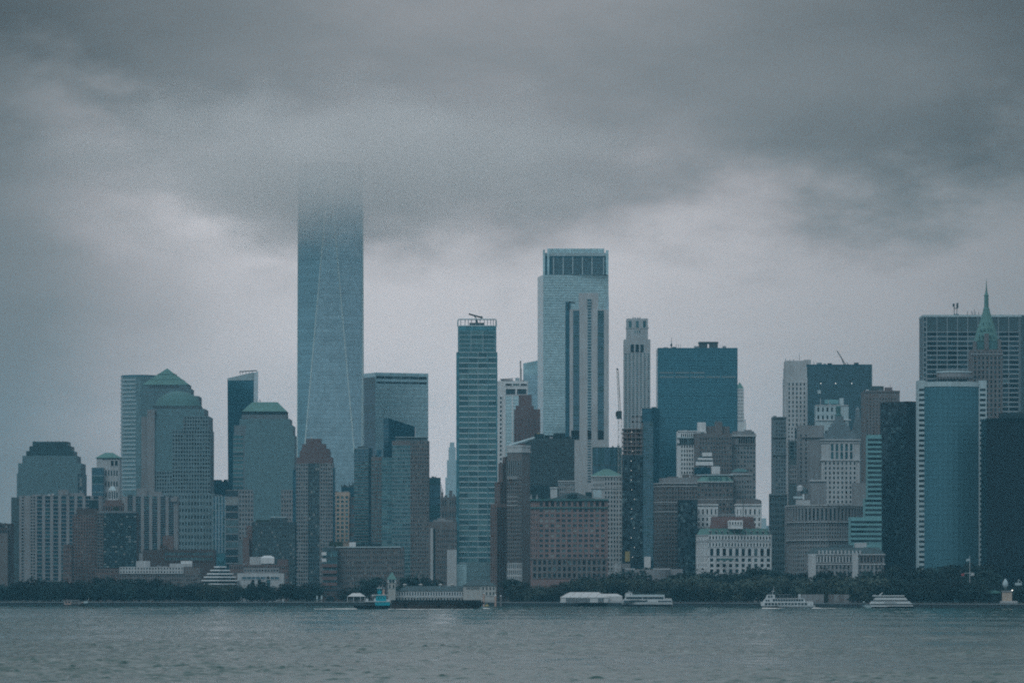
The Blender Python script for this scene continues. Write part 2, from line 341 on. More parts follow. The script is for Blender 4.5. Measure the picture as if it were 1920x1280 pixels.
glassmat('glass_mid', (.035, .15, .21), pw=2.0, ph=3.9, var=.3); glassmat('glass_sky', (.34, .55, .65), rough=.28, metallic=.4, pw=3.0, ph=4.1, var=.22, line=.18); glassmat('glass_sky_shaded', (.24, .46, .56), rough=.28, metallic=.4, pw=3.0, ph=4.1, var=.2, line=.18); glassmat('glass_pale', (.37, .61, .68), pw=3.0, ph=4.0, var=.25, line=.2)
glassmat('glass_teal', (.06, .21, .265), pw=2.0, ph=3.4, var=.5); glassmat('glass_deep', (.028, .115, .165), pw=2.0, ph=3.9, var=.35); glassmat('glass_black', (.006, .02, .028), pw=1.8, ph=3.8, var=.6, spec=.1)
glassmat('glass_grey', (.14, .25, .28), pw=2.4, ph=3.9, var=.25); glassmat('glass_green', (.06, .18, .235), rough=.42, metallic=.35, pw=2.2, ph=3.8, var=.3, spec=.2); glassmat('glass_night', (.012, .058, .085), pw=1.8, ph=3.9, var=.4, spec=.12)
lampmat('lamp_white', (1, .97, .9), 1.6)
GLASS = {'curt': (['pane_curt', 'pane_curt_dim'], [.8, .2]), 'mix': (['pane_dark', 'pane_mid', 'pane_light'], [.74, .18, .08]), 'dark': (['pane_black', 'pane_dark', 'pane_mid'], [.4, .55, .05]), 'teal': (['pane_teal', 'pane_dim', 'pane_half'], [.55, .25, .2]),
         'blue': (['pane_blue', 'pane_dim'], [.75, .25]), 'pale': (['pane_pale', 'pane_sky'], [.6, .4]), 'lighter': (['pane_dark', 'pane_mid', 'pane_light'], [.7, .22, .08]), 'black': (['pane_black'], [1]), 'slab': (['pane_slate'], [1]), 'navy': (['pane_navy', 'pane_dim'], [.75, .25]), 'panel': (['glass_green'], [1]), 'slate': (['slate'], [1])}  # pale panes in these mixes paint drawn blinds and sky reflections
# ------------------------------------------------------------------ the setting: harbour, land, sea wall
def watermat():
    m, t, p = _base('harbour_water')
    p.inputs['Base Color'].default_value = (.03, .09, .09, 1); p.inputs['Roughness'].default_value = .12; p.inputs['IOR'].default_value = 1.333
    tcn = t.nodes.new('ShaderNodeTexCoord')
    n1 = nnoise(t, nmap(t, tcn.outputs['Object'], scale=(2.2, 1.2, 1)), 1.0, 4, .65); n2 = nnoise(t, nmap(t, tcn.outputs['Object'], scale=(.5, .3, 1)), 1.0, 3, .6)
    h = nmath(t, 'MULTIPLY_ADD', n2.outputs['Fac'], 1.0, nmath(t, 'MULTIPLY', n1.outputs['Fac'], .5))
    bp = t.nodes.new('ShaderNodeBump'); bp.inputs['Strength'].default_value = .16; bp.inputs['Distance'].default_value = .35
    t.links.new(h, bp.inputs['Height']); t.links.new(bp.outputs[0], p.inputs['Normal'])
watermat()
def build_water():
    rows = []; y = 540.0
    while y < 3600: rows.append(y); y += .42 + max(0, y - 600) * .0017
    rows = np.array(rows); nc = 560; tt = np.linspace(-.152, .152, nc)
    Yg, Tg = np.meshgrid(rows, tt, indexing='ij'); Xg = Tg * Yg; Zg = np.zeros_like(Xg); Dx = np.zeros_like(Xg); Dy = np.zeros_like(Xg)
    rng = np.random.default_rng(11)
    for k in range(64):
        lam = 1.6 * (14 / 1.6) ** (rng.random() ** 1.15); th = rng.normal(math.radians(-80), .6); kk = 2 * math.pi / lam
        kx, ky = kk * math.cos(th), kk * math.sin(th); amp = .0075 * lam ** .85 * rng.uniform(.6, 1.25); ph = rng.uniform(0, 6.28)
        fade = np.clip((lam * 4.2 - (Yg - 540) * .0016 * 1.6) / lam / 2.5, 0, 1) if lam < 3 else 1.0
        arg = kx * Xg + ky * Yg + ph; Zg += amp * np.sin(arg) * fade; c = amp * .8 * np.cos(arg) * fade; Dx += c * math.cos(th); Dy += c * math.sin(th)
    env = np.zeros_like(Xg)
    for k in range(14):
        a = rng.uniform(0, 6.28); kk = 2 * math.pi / rng.uniform(2.2, 8); env += np.sin(kk * (math.cos(a) * Xg + .6 * math.sin(a) * Yg) + rng.uniform(0, 6.28))
    env = np.clip(env / 2.65 - .35, 0, 1.2)
    for k in range(22):
        lam = rng.uniform(1.4, 3.8); th = rng.normal(math.radians(-86), .42); kk = 2 * math.pi / lam; arg = kk * (math.cos(th) * Xg + math.sin(th) * Yg) + rng.uniform(0, 6.28)
        amp = .05 * (lam / 4); Zg += env * amp * np.sin(arg); Dy += env * amp * .8 * math.sin(th) * np.cos(arg)
    patch = .75 + .5 * np.sin(Xg * .021 + Yg * .009) * np.sin(Yg * .013 - Xg * .006 + 1.0)
    Zg *= patch; edge = np.clip((tt.max() - np.abs(Tg)) / .01, 0, 1); Zg *= edge
    V = np.stack([Xg + Dx, Yg + Dy, Zg], -1).reshape(-1, 3); nr = len(rows)
    idx = np.arange(nr * nc).reshape(nr, nc); F = np.stack([idx[:-1, :-1], idx[:-1, 1:], idx[1:, 1:], idx[1:, :-1]], -1).reshape(-1, 4)
    base = len(V); big = np.array([(-9000, -400, -.75), (9000, -400, -.75), (9000, 13000, -.75), (-9000, 13000, -.75)], float); V = np.vstack([V, big]); F = np.vstack([F, [[base, base + 1, base + 2, base + 3]]])
    me = bpy.data.meshes.new('water'); me.vertices.add(len(V)); me.vertices.foreach_set('co', V.ravel()); me.loops.add(len(F) * 4); me.loops.foreach_set('vertex_index', F.ravel().astype(np.int32))
    me.polygons.add(len(F)); me.polygons.foreach_set('loop_start', np.arange(0, len(F) * 4, 4, dtype=np.int32)); me.polygons.foreach_set('use_smooth', np.ones(len(F), dtype=bool)); me.update(calc_edges=True)
    me.materials.append(MATS['harbour_water']); put('water', me, kind='structure')
build_water()
SHORE = [(-400, 3500), (0, 3490), (600, 3470), (940, 3420), (1160, 3345), (1330, 3310), (1460, 3220), (1620, 3110), (1760, 3040), (1900, 2990), (2400, 2900)]
def shore_y(px):
    for (a, ya), (c, yc) in zip(SHORE, SHORE[1:]):
        if a <= px <= c: return ya + (yc - ya) * (px - a) / (c - a)
    return SHORE[0][1] if px < 0 else SHORE[-1][1]
line = [(PX(a, y), y) for a, y in SHORE]; line = [(-8900, 3500)] + line + [(8900, 2900)]
m = MB(); m.prism(line + [(8900, 12900), (-8900, 12900)], -2.0, GROUND, 'lawn'); put('land', m.mesh('land'), kind='structure')
mw = MB(); mc = MB()
for (p, q) in zip(line, line[1:]):
    mw.prism([(p[0], p[1] - 2.2), (q[0], q[1] - 2.2), (q[0], q[1] + .3), (p[0], p[1] + .3)], -2, GROUND - .5, 'seawall_stone')
    mc.prism([(p[0], p[1] - 2.6), (q[0], q[1] - 2.6), (q[0], q[1] + 5), (p[0], p[1] + 5)], GROUND - .5, GROUND + .12, 'coping')
sw = put('seawall', mw.mesh('seawall'), kind='structure'); put('coping', mc.mesh('coping'), sw)
mr = MB()
for (p, q) in zip(line[1:-1], line[2:-1]):
    n = int(math.dist(p, q) / 4)
    for z in (.55, 1.1): mr.tube((p[0], p[1] - 1.6, GROUND + z), (q[0], q[1] - 1.6, GROUND + z), .07, .07, 'dark_steel', 3)
    for i in range(n):
        t = i / n; x, y = p[0] + (q[0] - p[0]) * t, p[1] + (q[1] - p[1]) * t - 1.6; mr.box(x - .07, x + .07, y - .05, y + .05, GROUND + .1, GROUND + 1.15, 'dark_steel')
put('railing', mr.mesh('railing'), sw, kind='stuff')
# riprap below the right-hand wall
mr = MB()
for i in range(420):
    px = random.uniform(1500, 1920); y = shore_y(px) - random.uniform(2.3, 5); x = PX(px, y); s = random.uniform(.5, 1.2); z = random.uniform(-.6, 1.0)
    mr.prism([(x + s * math.cos(a + random.uniform(-.3, .3)), y + s * math.sin(a)) for a in (0, 1.2, 2.5, 3.8, 5.0)], z - 1, z + s * .5, 'seawall_stone', top=[(x + s * .6 * math.cos(a), y + s * .6 * math.sin(a)) for a in (0, 1.2, 2.5, 3.8, 5.0)])
put('rubble', mr.mesh('rubble'), sw, kind='stuff')
# ------------------------------------------------------------------ left group: towers behind the waterfront esplanade
def spots(b, part, pts, w, h, dY, D, m):
    for x, y in pts: b.bx(part, x - w / 2, x + w / 2, y - h, y, dY, D, m)

# ziggurat-topped office tower
b = B('office_tower', 'grey glass office tower with dark stepped ziggurat top, far left', 4385, 92)
e = b.t(31.5, 153.5, 887, m='granite', D=50)
b.f(e, 'F', y1=935, u=(.0, .93), nx=30, nf=13, wx=.8, wz=.75, wall='granite', glass='curt', pd=.15)
b.f(e, 'F', y1=935, u=(.935, 1), nx=2, nf=6, wx=.9, wz=.8, wall='granite', glass='mix', pd=.2)
e = b.t(34, 152, 868, 887, m='granite'); b.f(e, 'F', nx=28, nf=5, wx=.8, wz=.75, wall='granite', glass='curt', pd=.15)
e = b.t(42, 144, 854, 868, m='granite'); b.f(e, 'F', nx=24, nf=4, wx=.8, wz=.75, wall='granite', glass='curt', pd=.15)
for l, r, a, c in ((49, 138, 845, 854), (55, 133, 836, 845), (61, 127, 827.5, 836)): b.t(l, r, a, c, m='crown_glass', part='roof', cap='crown_glass')
for x in (64, 90, 97, 104, 111, 118): b.rod('parapet_post', x, 827.5, x, 825.5, .25, dY=14, m='dark_steel')
b.done(4)

# long slab with light piers
b = B('apartment_slab', 'pale apartment slab with tall vertical window strips, leftmost on the waterfront', 4000, 98)
e = b.t(36, 190, 929, m='concrete', D=22)
b.f(e, 'F', u=(.025, .06), nx=1, nf=33, wx=.7, wz=.5, wall='concrete', glass='dark', pd=.3)
b.f(e, 'F', u=(.135, .2), nx=2, nf=33, wx=.6, wz=.55, wall='concrete', glass='dark', pd=.3)
b.f(e, 'F', u=(.2, .985), nx=8, nf=27, wx=.62, wz=.8, wall='concrete', glass='navy', ind=True, pd=.6)
b.t(21, 36, 932, m='dark_stone', dY=6, D=20, part='side_wing')
b.bx('penthouse', 109, 128, 918, 929, 6, 10); b.bx('penthouse', 128, 157, 924, 929, 8, 9); b.bx('penthouse', 60, 100, 926.5, 929, 8, 9)
spots(b, 'roof_unit', [(92, 929), (99, 928)], 3, 3, 3, 3, 'white_paint'); b.done(6)

b = B('apartment_block', 'dark low apartment block cut off by the left edge', 3900, 5)
e = b.t(-40, 19, 981, m='dark_brick', D=30); b.f(e, 'F', nx=12, nf=14, wx=.6, wz=.5, wall='dark_brick', glass='mix'); b.t(-40, 14, 999, m='brown_stone', dY=-8, D=10, part='front_wing'); b.done(4)

b = B('hotel_tower', 'stone tower with green hipped roof and blue glass wing behind red brick block', 4250, 200)
e = b.t(181, 224, 858, m='limestone', D=26); b.f(e, 'F', y0=876, u=(.12, .95), nx=7, nf=12, wx=.5, wz=.5, wall='limestone', glass='dark')
b.f(e, 'F', y0=862, y1=874, u=(.6, .95), nx=2, nf=1, wx=.7, wz=.8, wall='limestone', glass='dark')
b.hip('roof', e, 848, 7, 'copper', 1.2); b.f(e, 'F', y0=858, y1=862, u=(.25, 1), nx=6, nf=1, wx=.75, wz=.8, wall='limestone', glass='dark', pd=.2)
e = b.t(172, 194, 876, m='glass_deep', dY=-6, D=18, part='glass_wing'); b.f(e, 'F', nx=1, nf=16, wz=.88, mode='band', wall='grey_panel', glass='blue', pd=.2); b.done()

b = B('cupola_house', 'red brick block with small white cupola above the dark apartment buildings', 3880, 212)
e = b.t(193, 230, 943, m='brick', D=16); b.f(e, 'F', nx=8, nf=9, wx=.5, wz=.5, wall='brick'); b.t(197, 226, 937, 943, m='brick', part='attic')
bz = b.t(204, 217, 919, 937, m='white_paint', part='cupola', dY=5, D=6); b.f(bz, 'F', nx=3, nf=1, wx=.6, wz=.8, wall='white_paint', glass='mix', pd=.2)
b.hip('cupola_roof', bz, 911, 1.6, 'pale_panel', .5); b.rod('finial', 210.5, 911, 210.5, 906, .25, 8, 'white_paint'); b.done(4)

# curved banded tower far behind
b = B('glass_tower', 'curved glass tower with pale floor bands behind the green pyramid roof', 4730, 262)
pts = []
for i in range(9):
    a = math.pi * (1.02 + .55 * i / 8); pts.append((PX(264, 4730) + 21.4 * math.cos(a), 4748 + 22 * math.sin(a)))
poly = pts + [(PX(305, 4750), 4745), (PX(305, 4750), 4790), (PX(226, 4760), 4790)]
b.mb('wall').prism(poly, GROUND, PZ(706, 4730), 'glass_grey', cap='roofing')
for k in range(28):
    z = PZ(713 + k * 7.6, 4730)
    for (p, q) in zip(pts[:-3], pts[1:-2]):
        dx, dy = q[0] - p[0], q[1] - p[1]; l = math.hypot(dx, dy); nx_, ny_ = dy / l * .5, -dx / l * .5
        b.mb('floor_edge').prism([(p[0] + nx_, p[1] + ny_), (q[0] + nx_, q[1] + ny_), q, p], z, z + 1.3, 'pale_panel')
b.mb('roof').prism([(x * 1.0, y + 1.5) for x, y in poly], PZ(706, 4730), PZ(702.5, 4730), 'glass_green', cap='roofing')
b.parts['floor_edge_grid'] = b.parts.pop('floor_edge'); b.done()

# pyramid tower
b = B('office_tower', 'office tower with green copper pyramid roof beside the domed tower', 4510, 310)
e = b.t(263, 372, 742, m='granite', D=50); b.f(e, 'F', y1=900, nx=34, nf=38, wx=.82, wz=.78, wall='granite', glass='curt', pd=.12)
for l, r, a, c in ((266, 358, 728, 742), (268, 353, 721, 728)):
    e2 = b.t(l, r, a, c, m='granite'); b.f(e2, 'F', nx=22, nf=3 if a < 725 else 2, wx=.8, wz=.7, wall='granite', glass='curt', pd=.12)
b.f(e2, 'F', y0=722, y1=727, u=(.14, .78), nx=14, nf=1, wx=.6, wz=.9, wall='granite', glass='black', pd=.4)
b.hip('roof', e2, 688.5, 99, 'copper', .8)
for k in (.3, .62):
    P = e2['poly']; cx = sum(p[0] for p in P) / 4; cyy = sum(p[1] for p in P) / 4; z = PZ(721 - 32.5 * k, e2['Y'])
    q = [(cx + (p[0] - cx) * (1.03 - k), cyy + (p[1] - cyy) * (1.03 - k)) for p in P]; b.mb('roof_rib').prism(q, z, z + .5, 'dark_copper')
b.parts['roof_rib_grid'] = b.parts.pop('roof_rib'); b.done(4)

# domed tower
b = B('office_tower', 'grey office tower with green copper dome and punched window grid', 4150, 335)
e = b.t(283, 403, 925, m='granite', D=56, dY=-3); b.f(e, 'F', nx=21, nf=16, wx=.48, wz=.5, wall='grey_panel', glass='dark', pd=.3)
e = b.t(279, 394.5, 806, 925, m='granite', D=50, dY=0)
b.f(e, 'F', y1=925, u=(.38, 1), nx=14, nf=16, wx=.6, wz=.62, wall='grey_panel', glass='dark', pd=.3)
b.f(e, 'F', y0=883, y1=925, u=(.04, .38), nx=8, nf=6, wx=.6, wz=.6, wall='grey_panel', glass='dark', pd=.3)
b.f(e, 'F', y0=806, y1=883, u=(.04, .38), nx=16, nf=16, wx=.88, wz=.85, wall='granite', glass='curt', pd=.08)
e = b.t(281, 392, 780, 806, m='granite', dY=1); b.f(e, 'F', u=(.58, .98), nx=9, nf=4, wx=.6, wz=.6, wall='grey_panel', glass='dark', pd=.3); b.f(e, 'F', u=(.1, .56), nx=20, nf=5, wx=.88, wz=.85, wall='granite', glass='curt', pd=.08)
e = b.t(285, 384, 766, 780, m='granite'); b.f(e, 'F', u=(.1, .98), nx=30, nf=4, wx=.88, wz=.85, wall='granite', glass='curt', pd=.08)
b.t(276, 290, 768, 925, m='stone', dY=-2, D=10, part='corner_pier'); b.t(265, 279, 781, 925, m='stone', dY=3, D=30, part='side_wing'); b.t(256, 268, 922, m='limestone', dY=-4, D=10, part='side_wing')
e = b.t(287, 374, 760, 766, m='dark_stone', part='drum')
cxw, cyw = PX(330, 4150), 4150 + 26; r0 = 43.5 * 4150 / FPX
b.mb('dome').lathe(cxw, cyw, [(r0 * math.cos(t) * (.98 if t else 1.03), PZ(760, 4150) + (13.7) * math.sin(t)) for t in [i * math.pi / 2 / 9 * .98 for i in range(10)]], 'dome_copper', 28); b.mb('dome').smooth = True
for i in range(28):
    a = 2 * math.pi * i / 28; b.mb('dome_rib').tube((cxw + r0 * 1.0 * math.cos(a), cyw + r0 * 1.0 * math.sin(a), PZ(760, 4150) + .2), (cxw + r0 * .72 * math.cos(a), cyw + r0 * .72 * math.sin(a), PZ(760, 4150) + 9.6), .22, .22, 'dark_copper', 4)
b.done(4)

b = B('office_block', 'dark flat-topped block in the gap right of the domed tower', 4600, 410)
e = b.t(394, 428, 902, m='glass_deep', D=30); b.t(399, 415, 899, 902, m='glass_deep', part='penthouse'); b.done(4)
b = B('glass_block', 'blue glass block with white vertical fins beside the domed tower', 4120, 412)
e = b.t(399, 428, 930, m='glass_teal', D=25); b.f(e, 'F', y1=1036, nx=5, nf=8, wx=.78, wz=.96, wall='pale_panel', glass='blue', ind=True, pd=.5); b.done(4)

# flared slanted tower
b = B('glass_tower', 'slender blue glass tower with slanted flaring top left of the tallest tower', 4650, 455)
Y = 4650
poly = [(PX(429, Y), Y), (PX(473, Y), Y - 4), (PX(477, Y), Y + 16), (PX(431, Y), Y + 22)]
top = [(PX(426.5, Y), Y), (PX(476, Y), Y - 5), (PX(482, Y), Y + 16), (PX(428, Y), Y + 22)]
b.mb('wall').prism(poly, GROUND, [PZ(712, Y), PZ(702, Y), PZ(701, Y), PZ(712, Y)], 'glass_mid', top=top, cap='roofing')
b.mb('crown_screen').prism([(top[0][0], top[0][1] - .4), (top[1][0], top[1][1] - .4), (top[1][0], top[1][1] + .6), (top[0][0], top[0][1] + .6)], PZ(713, Y), [PZ(709, Y), PZ(698, Y), PZ(698, Y), PZ(709, Y)], 'pale_panel')
b.mb('bright_bevel').prism([poly[1], poly[2], (poly[2][0], poly[2][1] + .5), (poly[1][0] - .3, poly[1][1] + .5)], GROUND, [PZ(699, Y), PZ(694.5, Y), PZ(694.5, Y), PZ(699, Y)], 'glass_pale', top=[(top[1][0] + .4, top[1][1]), (top[2][0] + .4, top[2][1]), (top[2][0], top[2][1] + .5), (top[1][0], top[1][1] + .5)])  # lighter glass sheet over the right bevel paints in its brighter side
b.rod('roof_rail', 449, 696.5, 482, 694.5, .5, 8, 'dark_steel'); 
for x in (450, 455, 461, 467, 473): b.rod('roof_rail', x, 702, x, 696, .25, 8, 'dark_steel')
b.parts['roof_rail_grid'] = b.parts.pop('roof_rail'); b.done()

# trapezoid roof tower
b = B('office_tower', 'stone and glass office tower with flat-topped green trapezoid roof', 4115, 490)
e = b.t(423, 553, 918, m='granite', D=52, dY=-2); b.f(e, 'F', u=(.19, .4), y1=1012, nx=5, nf=11, wx=.5, wz=.5, wall='stone', glass='dark', pd=.3); b.f(e, 'F', u=(.8, .99), y1=1012, nx=5, nf=11, wx=.5, wz=.5, wall='stone', glass='dark', pd=.3)
b.f(e, 'F', u=(.4, .8), y1=985, nx=18, nf=16, wx=.9, wz=.88, wall='granite', glass='curt', pd=.08); b.f(e, 'F', u=(.0, .18), nx=1, nf=15, wz=.85, mode='band', wall='stone', glass='mix', pd=.2)
e = b.t(437, 552, 815, 918, m='granite', D=46, dY=0); b.f(e, 'F', u=(.19, 1), nx=36, nf=25, wx=.9, wz=.88, wall='granite', glass='curt', pd=.08); b.f(e, 'F', u=(0, .17), nx=1, nf=13, wz=.82, mode='band', wall='stone', glass='teal', pd=.3)
e = b.t(439, 549, 797, 815, m='granite', dY=1); b.f(e, 'F', u=(.2, 1), nx=32, nf=4, wx=.9, wz=.88, wall='granite', glass='curt', pd=.08)
e = b.t(449, 544, 785, 797, m='granite'); b.f(e, 'F', nx=32, nf=3, wx=.9, wz=.88, wall='granite', glass='curt', pd=.08)
e = b.t(453, 537, 777, 785, m='granite'); e = b.t(454.5, 536.5, 771, 777, m='dark_panel', part='loggia')
b.hip('roof', e, 753, 8, 'copper', .5)
for x, y in ((481, 748), (487, 749), (489, 750)): b.rod('antenna', x, 753, x - 1, y, .2, 12, 'dark_steel')
b.done(4)

# tallest tower: square base twisting into a square turned by 45 degrees, lost in the cloud
b = B('skyscraper', 'tallest blue glass tower with chamfered triangular faces vanishing into cloud', 4500, 617.5, cat='skyscraper')
Y = 4500; hw = 60.5 * Y / FPX; cx = PX(617.5, Y); cyw = Y + hw; zb = PZ(1003, Y); zt = 417.0
b.mb('base').prism([(cx - hw, cyw - hw), (cx + hw, cyw - hw), (cx + hw, cyw + hw), (cx - hw, cyw + hw)], GROUND - 1, zb, 'glass_grey')
bot = [(cx - hw, cyw - hw, zb), (cx + hw, cyw - hw, zb), (cx + hw, cyw + hw, zb), (cx - hw, cyw + hw, zb)]
tp = [(cx, cyw - hw, zt), (cx + hw, cyw, zt), (cx, cyw + hw, zt), (cx - hw, cyw, zt)]
names = ['front', 'right', 'back', 'left']
for i in range(4):
    m = MB(); j = (i + 1) % 4; m.add([bot[i], bot[j], tp[i]], [(0, 1, 2)], 'glass_sky'); b.parts['facet.%d' % i] = m
    m = MB(); m.add([bot[j], tp[j], tp[i]], [(0, 1, 2)], 'glass_sky_shaded' if i in (3,) else 'glass_sky'); b.parts['chamfer.%d' % i] = m  # left front chamfer: its shade is put into a darker glass colour
    m = MB(); m.tube(bot[i], tp[i], .6, .6, 'edge_metal', 4); b.parts['edge_strip.%d' % (2 * i)] = m
    m = MB(); m.tube(bot[j], tp[i], .6, .6, 'edge_metal', 4); b.parts['edge_strip.%d' % (2 * i + 1)] = m
b.mb('roof').prism([(p[0], p[1]) for p in tp], zt - .5, zt + 4, 'roofing')
for k, mb in b.parts.items():
    put(k.split('.')[0], mb.mesh(k.split('.')[0], b.o), b.e)

b = B('glass_block', 'broad pale blue glass block with dark louvre bands right of the tallest tower', 4640, 740)
e = b.t(662, 803, 698, c=704, m='glass_pale', rot=24)
b.f(e, 'R', y0=722, y1=900, nx=1, nf=24, wz=.84, mode='band', wall='pale_panel', glass='pale', pd=.3)
b.f(e, 'R', y0=704, y1=710, u=(.01, .97), nx=6, nf=1, wx=.94, wz=.75, wall='pale_panel', glass='dark', pd=.3, name='louvre', ind=True); b.f(e, 'R', y0=714, y1=719, u=(.01, .97), nx=6, nf=1, wx=.94, wz=.75, wall='pale_panel', glass='dark', pd=.3, name='louvre', ind=True)
b.f(e, 'L', y0=706, y1=900, nx=1, nf=26, wz=.88, mode='band', wall='grey_panel', glass='blue', pd=.2); b.done(4)

# apartment tower with brown crown
b = B('apartment_tower', 'apartment tower with brown stepped crown in front of the tallest tower', 3950, 590)
e = b.t(555, 624, 868, m='stone', D=30); 
b.t(549, 556, 880, m='glass_deep', dY=4, D=20, part='corner_glazing'); b.t(622.5, 628, 876, m='glass_deep', dY=4, D=20, part='corner_glazing')
b.f(e, 'F', u=(.0, .32), nx=5, nf=36, wx=.62, wz=.55, wall='stone', glass='lighter', pd=.4); b.f(e, 'F', u=(.33, .64), nx=5, nf=36, wx=.8, wz=.6, wall='dark_stone', glass='mix', pd=.2); b.f(e, 'F', u=(.66, 1), nx=5, nf=36, wx=.62, wz=.55, wall='stone', glass='lighter', pd=.4)
for l, r, a, c in ((556, 623, 857, 868), (562, 618, 845, 857), (565, 617, 841, 845)): e = b.t(l, r, a, c, m='red_granite', part='crown')
b.f(e, 'F', y0=845, y1=855, u=(.08, .8), nx=5, nf=2, wx=.7, wz=.6, wall='red_granite', glass='mix', pd=.3)
b.t(566, 610, 832, 841, m='red_granite', part='crown'); b.t(574, 602, 822, 832, m='red_granite', part='crown')
m = b.mb('medallion'); Yc = b.Y + 8.0; c = Vector((PX(589, Yc), Yc, PZ(829, Yc)))
m.tube(c, c + Vector((0, -1.2, 0)), 3.2, 3.2, 'dark_brick', 16); b.rod('roof_light', 584, 822, 584, 818.5, .5, 10, 'white_paint'); b.done(4)
# ------------------------------------------------------------------ left waterfront: apartment houses and low blocks
b = B('apartment_tower', 'dark glass and brick apartment tower with pale windows below white cupola', 3780, 218)
e = b.t(180, 256, 961, m='dark_brick', D=26); b.f(e, 'F', u=(.03, .17), nx=2, nf=28, wx=.75, wz=.6, wall='brown_stone', glass='dark'); b.f(e, 'F', u=(.19, 1), y1=1064, nx=12, nf=22, wx=.8, wz=.62, wall='dark_panel', glass='lighter', pd=.2)
b.t(181, 254, 957.5, 961, m='coping', part='cornice'); b.bx('roof_garden', 212, 222, 950, 957.5, 8, 6, 'lawn'); b.done(4)
b = B('apartment_tower', 'reddish brick apartment tower with scattered pale windows and roof garden', 3790, 158)
e = b.t(136, 181, 965, m='brick', D=26); b.f(e, 'F', nx=9, nf=27, wx=.5, wz=.5, wall='brick', glass='lighter', pd=.35)
b.t(143, 181, 953, 965, m='dark_brick', part='attic'); b.bx('penthouse', 167, 183, 937, 953, 8, 10, 'dark_panel'); b.done(4)
b = B('apartment_block', 'small red brick stair tower against the pale slab', 3760, 127)
e = b.t(118, 134, 1021, m='brick', D=14); b.f(e, 'F', nx=4, nf=12, wx=.5, wz=.5, wall='brick', glass='mix'); b.done(4)
b = B('apartment_slab', 'pale apartment slab with vertical window strips behind the dark glass tower', 4010, 282)
e = b.t(228, 333, 930, m='concrete', D=22, c=None); b.f(e, 'F', u=(.08, .96), nx=6, nf=25, wx=.62, wz=.8, wall='concrete', glass='navy', ind=True, pd=.6, y1=1035)
b.bx('penthouse', 256, 276, 915, 930, 6, 10); b.bx('penthouse', 276, 303, 921, 930, 8, 9, 'stone'); b.bx('penthouse', 320, 332, 932, 940, -2, 9); b.done(6)
b = B('brick_block', 'low dark brick block with bright ribbon windows beside the stepped pavilion', 3700, 360)
e = b.t(268, 402, 1030, m='dark_brick', D=24); b.f(e, 'F', u=(.3, .98), y0=1033, y1=1052, nx=22, nf=2, wx=.7, wz=.5, wall='dark_brick', glass='teal')
b.bx('stair_tower', 305, 325, 1004, 1030, 4, 8, 'brick'); b.bx('stair_tower', 300, 312, 1022, 1030, 2, 6, 'dark_brick'); b.done(4)
b = B('apartment_house', 'long low tan terrace house with pale top storey behind the trees', 3640, 300)
e = b.t(179, 228, 1066, m='brick', D=14, dY=6); b.f(e, 'F', nx=12, nf=7, wx=.5, wz=.5, wall='brick')
e = b.t(224, 375, 1063, m='brown_stone', D=16, dY=0); b.f(e, 'F', y0=1076, nx=34, nf=7, wx=.5, wz=.5, wall='brown_stone', glass='mix')
e2 = b.t(224, 344, 1062, 1075, m='limestone', dY=-.8, D=3, part='top_storey'); b.f(e2, 'F', nx=22, nf=2, wx=.45, wz=.5, wall='limestone', glass='dark')
b.bx('penthouse', 255, 281, 1051, 1062, 5, 6, 'limestone'); b.bx('penthouse', 318, 360, 1056, 1062, 6, 6, 'limestone'); b.bx('penthouse', 339, 360, 1051, 1056, 7, 5, 'white_stone'); b.done(4)

b = B('stepped_pavilion', 'six-tiered stepped pavilion with bright louvred ledges on the waterfront', 3600, 412)
rows = [(1061, 402, 424), (1067.5, 396, 431), (1074, 390, 437), (1080, 384, 441), (1086.5, 379, 445), (1093, 383, 444)]
for i, (y, l, r) in enumerate(rows):
    Yc = 3616.0; cx = PX(413, Yc); R = (r - l) / 2 * Yc / FPX
    hexa = lambda k: [(cx + k * math.cos(rad(30 + 60 * j)), Yc + k * math.sin(rad(30 + 60 * j))) for j in range(6)]
    zt = PZ(y, Yc); zb = PZ(rows[i + 1][0], Yc) if i < 5 else GROUND - 1
    m = MB(); m.prism(hexa(R * 1.06), zb, zt - 1.0, 'dark_panel'); put('tier', m.mesh('tier', b.o), b.e)
    m = MB(); m.prism(hexa(R * 1.20), zt - 1.0, zt, 'white_stone'); put('ledge', m.mesh('ledge', b.o), b.e)
b.done()
b = B('museum_wing', 'beige low museum wing with white roof house right of stepped pavilion', 3620, 490)
e = b.t(445, 532, 1074, m='limestone', D=20); e3 = b.t(457, 523, 1064, 1074, m='concrete', dY=3, part='upper_storey'); b.f(e, 'F', y0=1080, y1=1086, u=(.1, .9), nx=8, nf=1, wx=.9, wz=.7, wall='limestone', glass='blue'); b.f(e, 'F', u=(.62, .72), y0=1080, nx=1, nf=2, wx=.8, wz=.9, wall='limestone', glass='blue')
b.f(e3, 'F', nx=12, nf=1, wx=.6, wz=.3, wall='concrete', glass='dark'); b.done()
b = B('brick_block', 'red brown low block under a white roof house among the trees', 3680, 480)
e = b.t(430, 540, 1058, m='brick', D=20); b.f(e, 'F', nx=26, nf=6, wx=.5, wz=.5, wall='brick', glass='mix'); b.bx('penthouse', 468, 490, 1043.5, 1058, 5, 8, 'limestone'); b.bx('penthouse', 489, 514, 1045, 1056, 3, 8, 'white_stone'); b.t(520, 540, 1048, 1058, m='red_granite', part='corner_tower', dY=2, D=8)
e2 = dict(poly=[(PX(488, 3683), 3683), (PX(515, 3683), 3683), (PX(515, 3683), 3691), (PX(488, 3683), 3691)], z=(0, PZ(1045, 3683)), Y=3683); b.hip('penthouse_roof', e2, 1041, 3, 'white_paint'); b.done(4)
b = B('apartment_block', 'dark blue-grey apartment block with jumbled roof terraces below the trapezoid roof', 3760, 510)
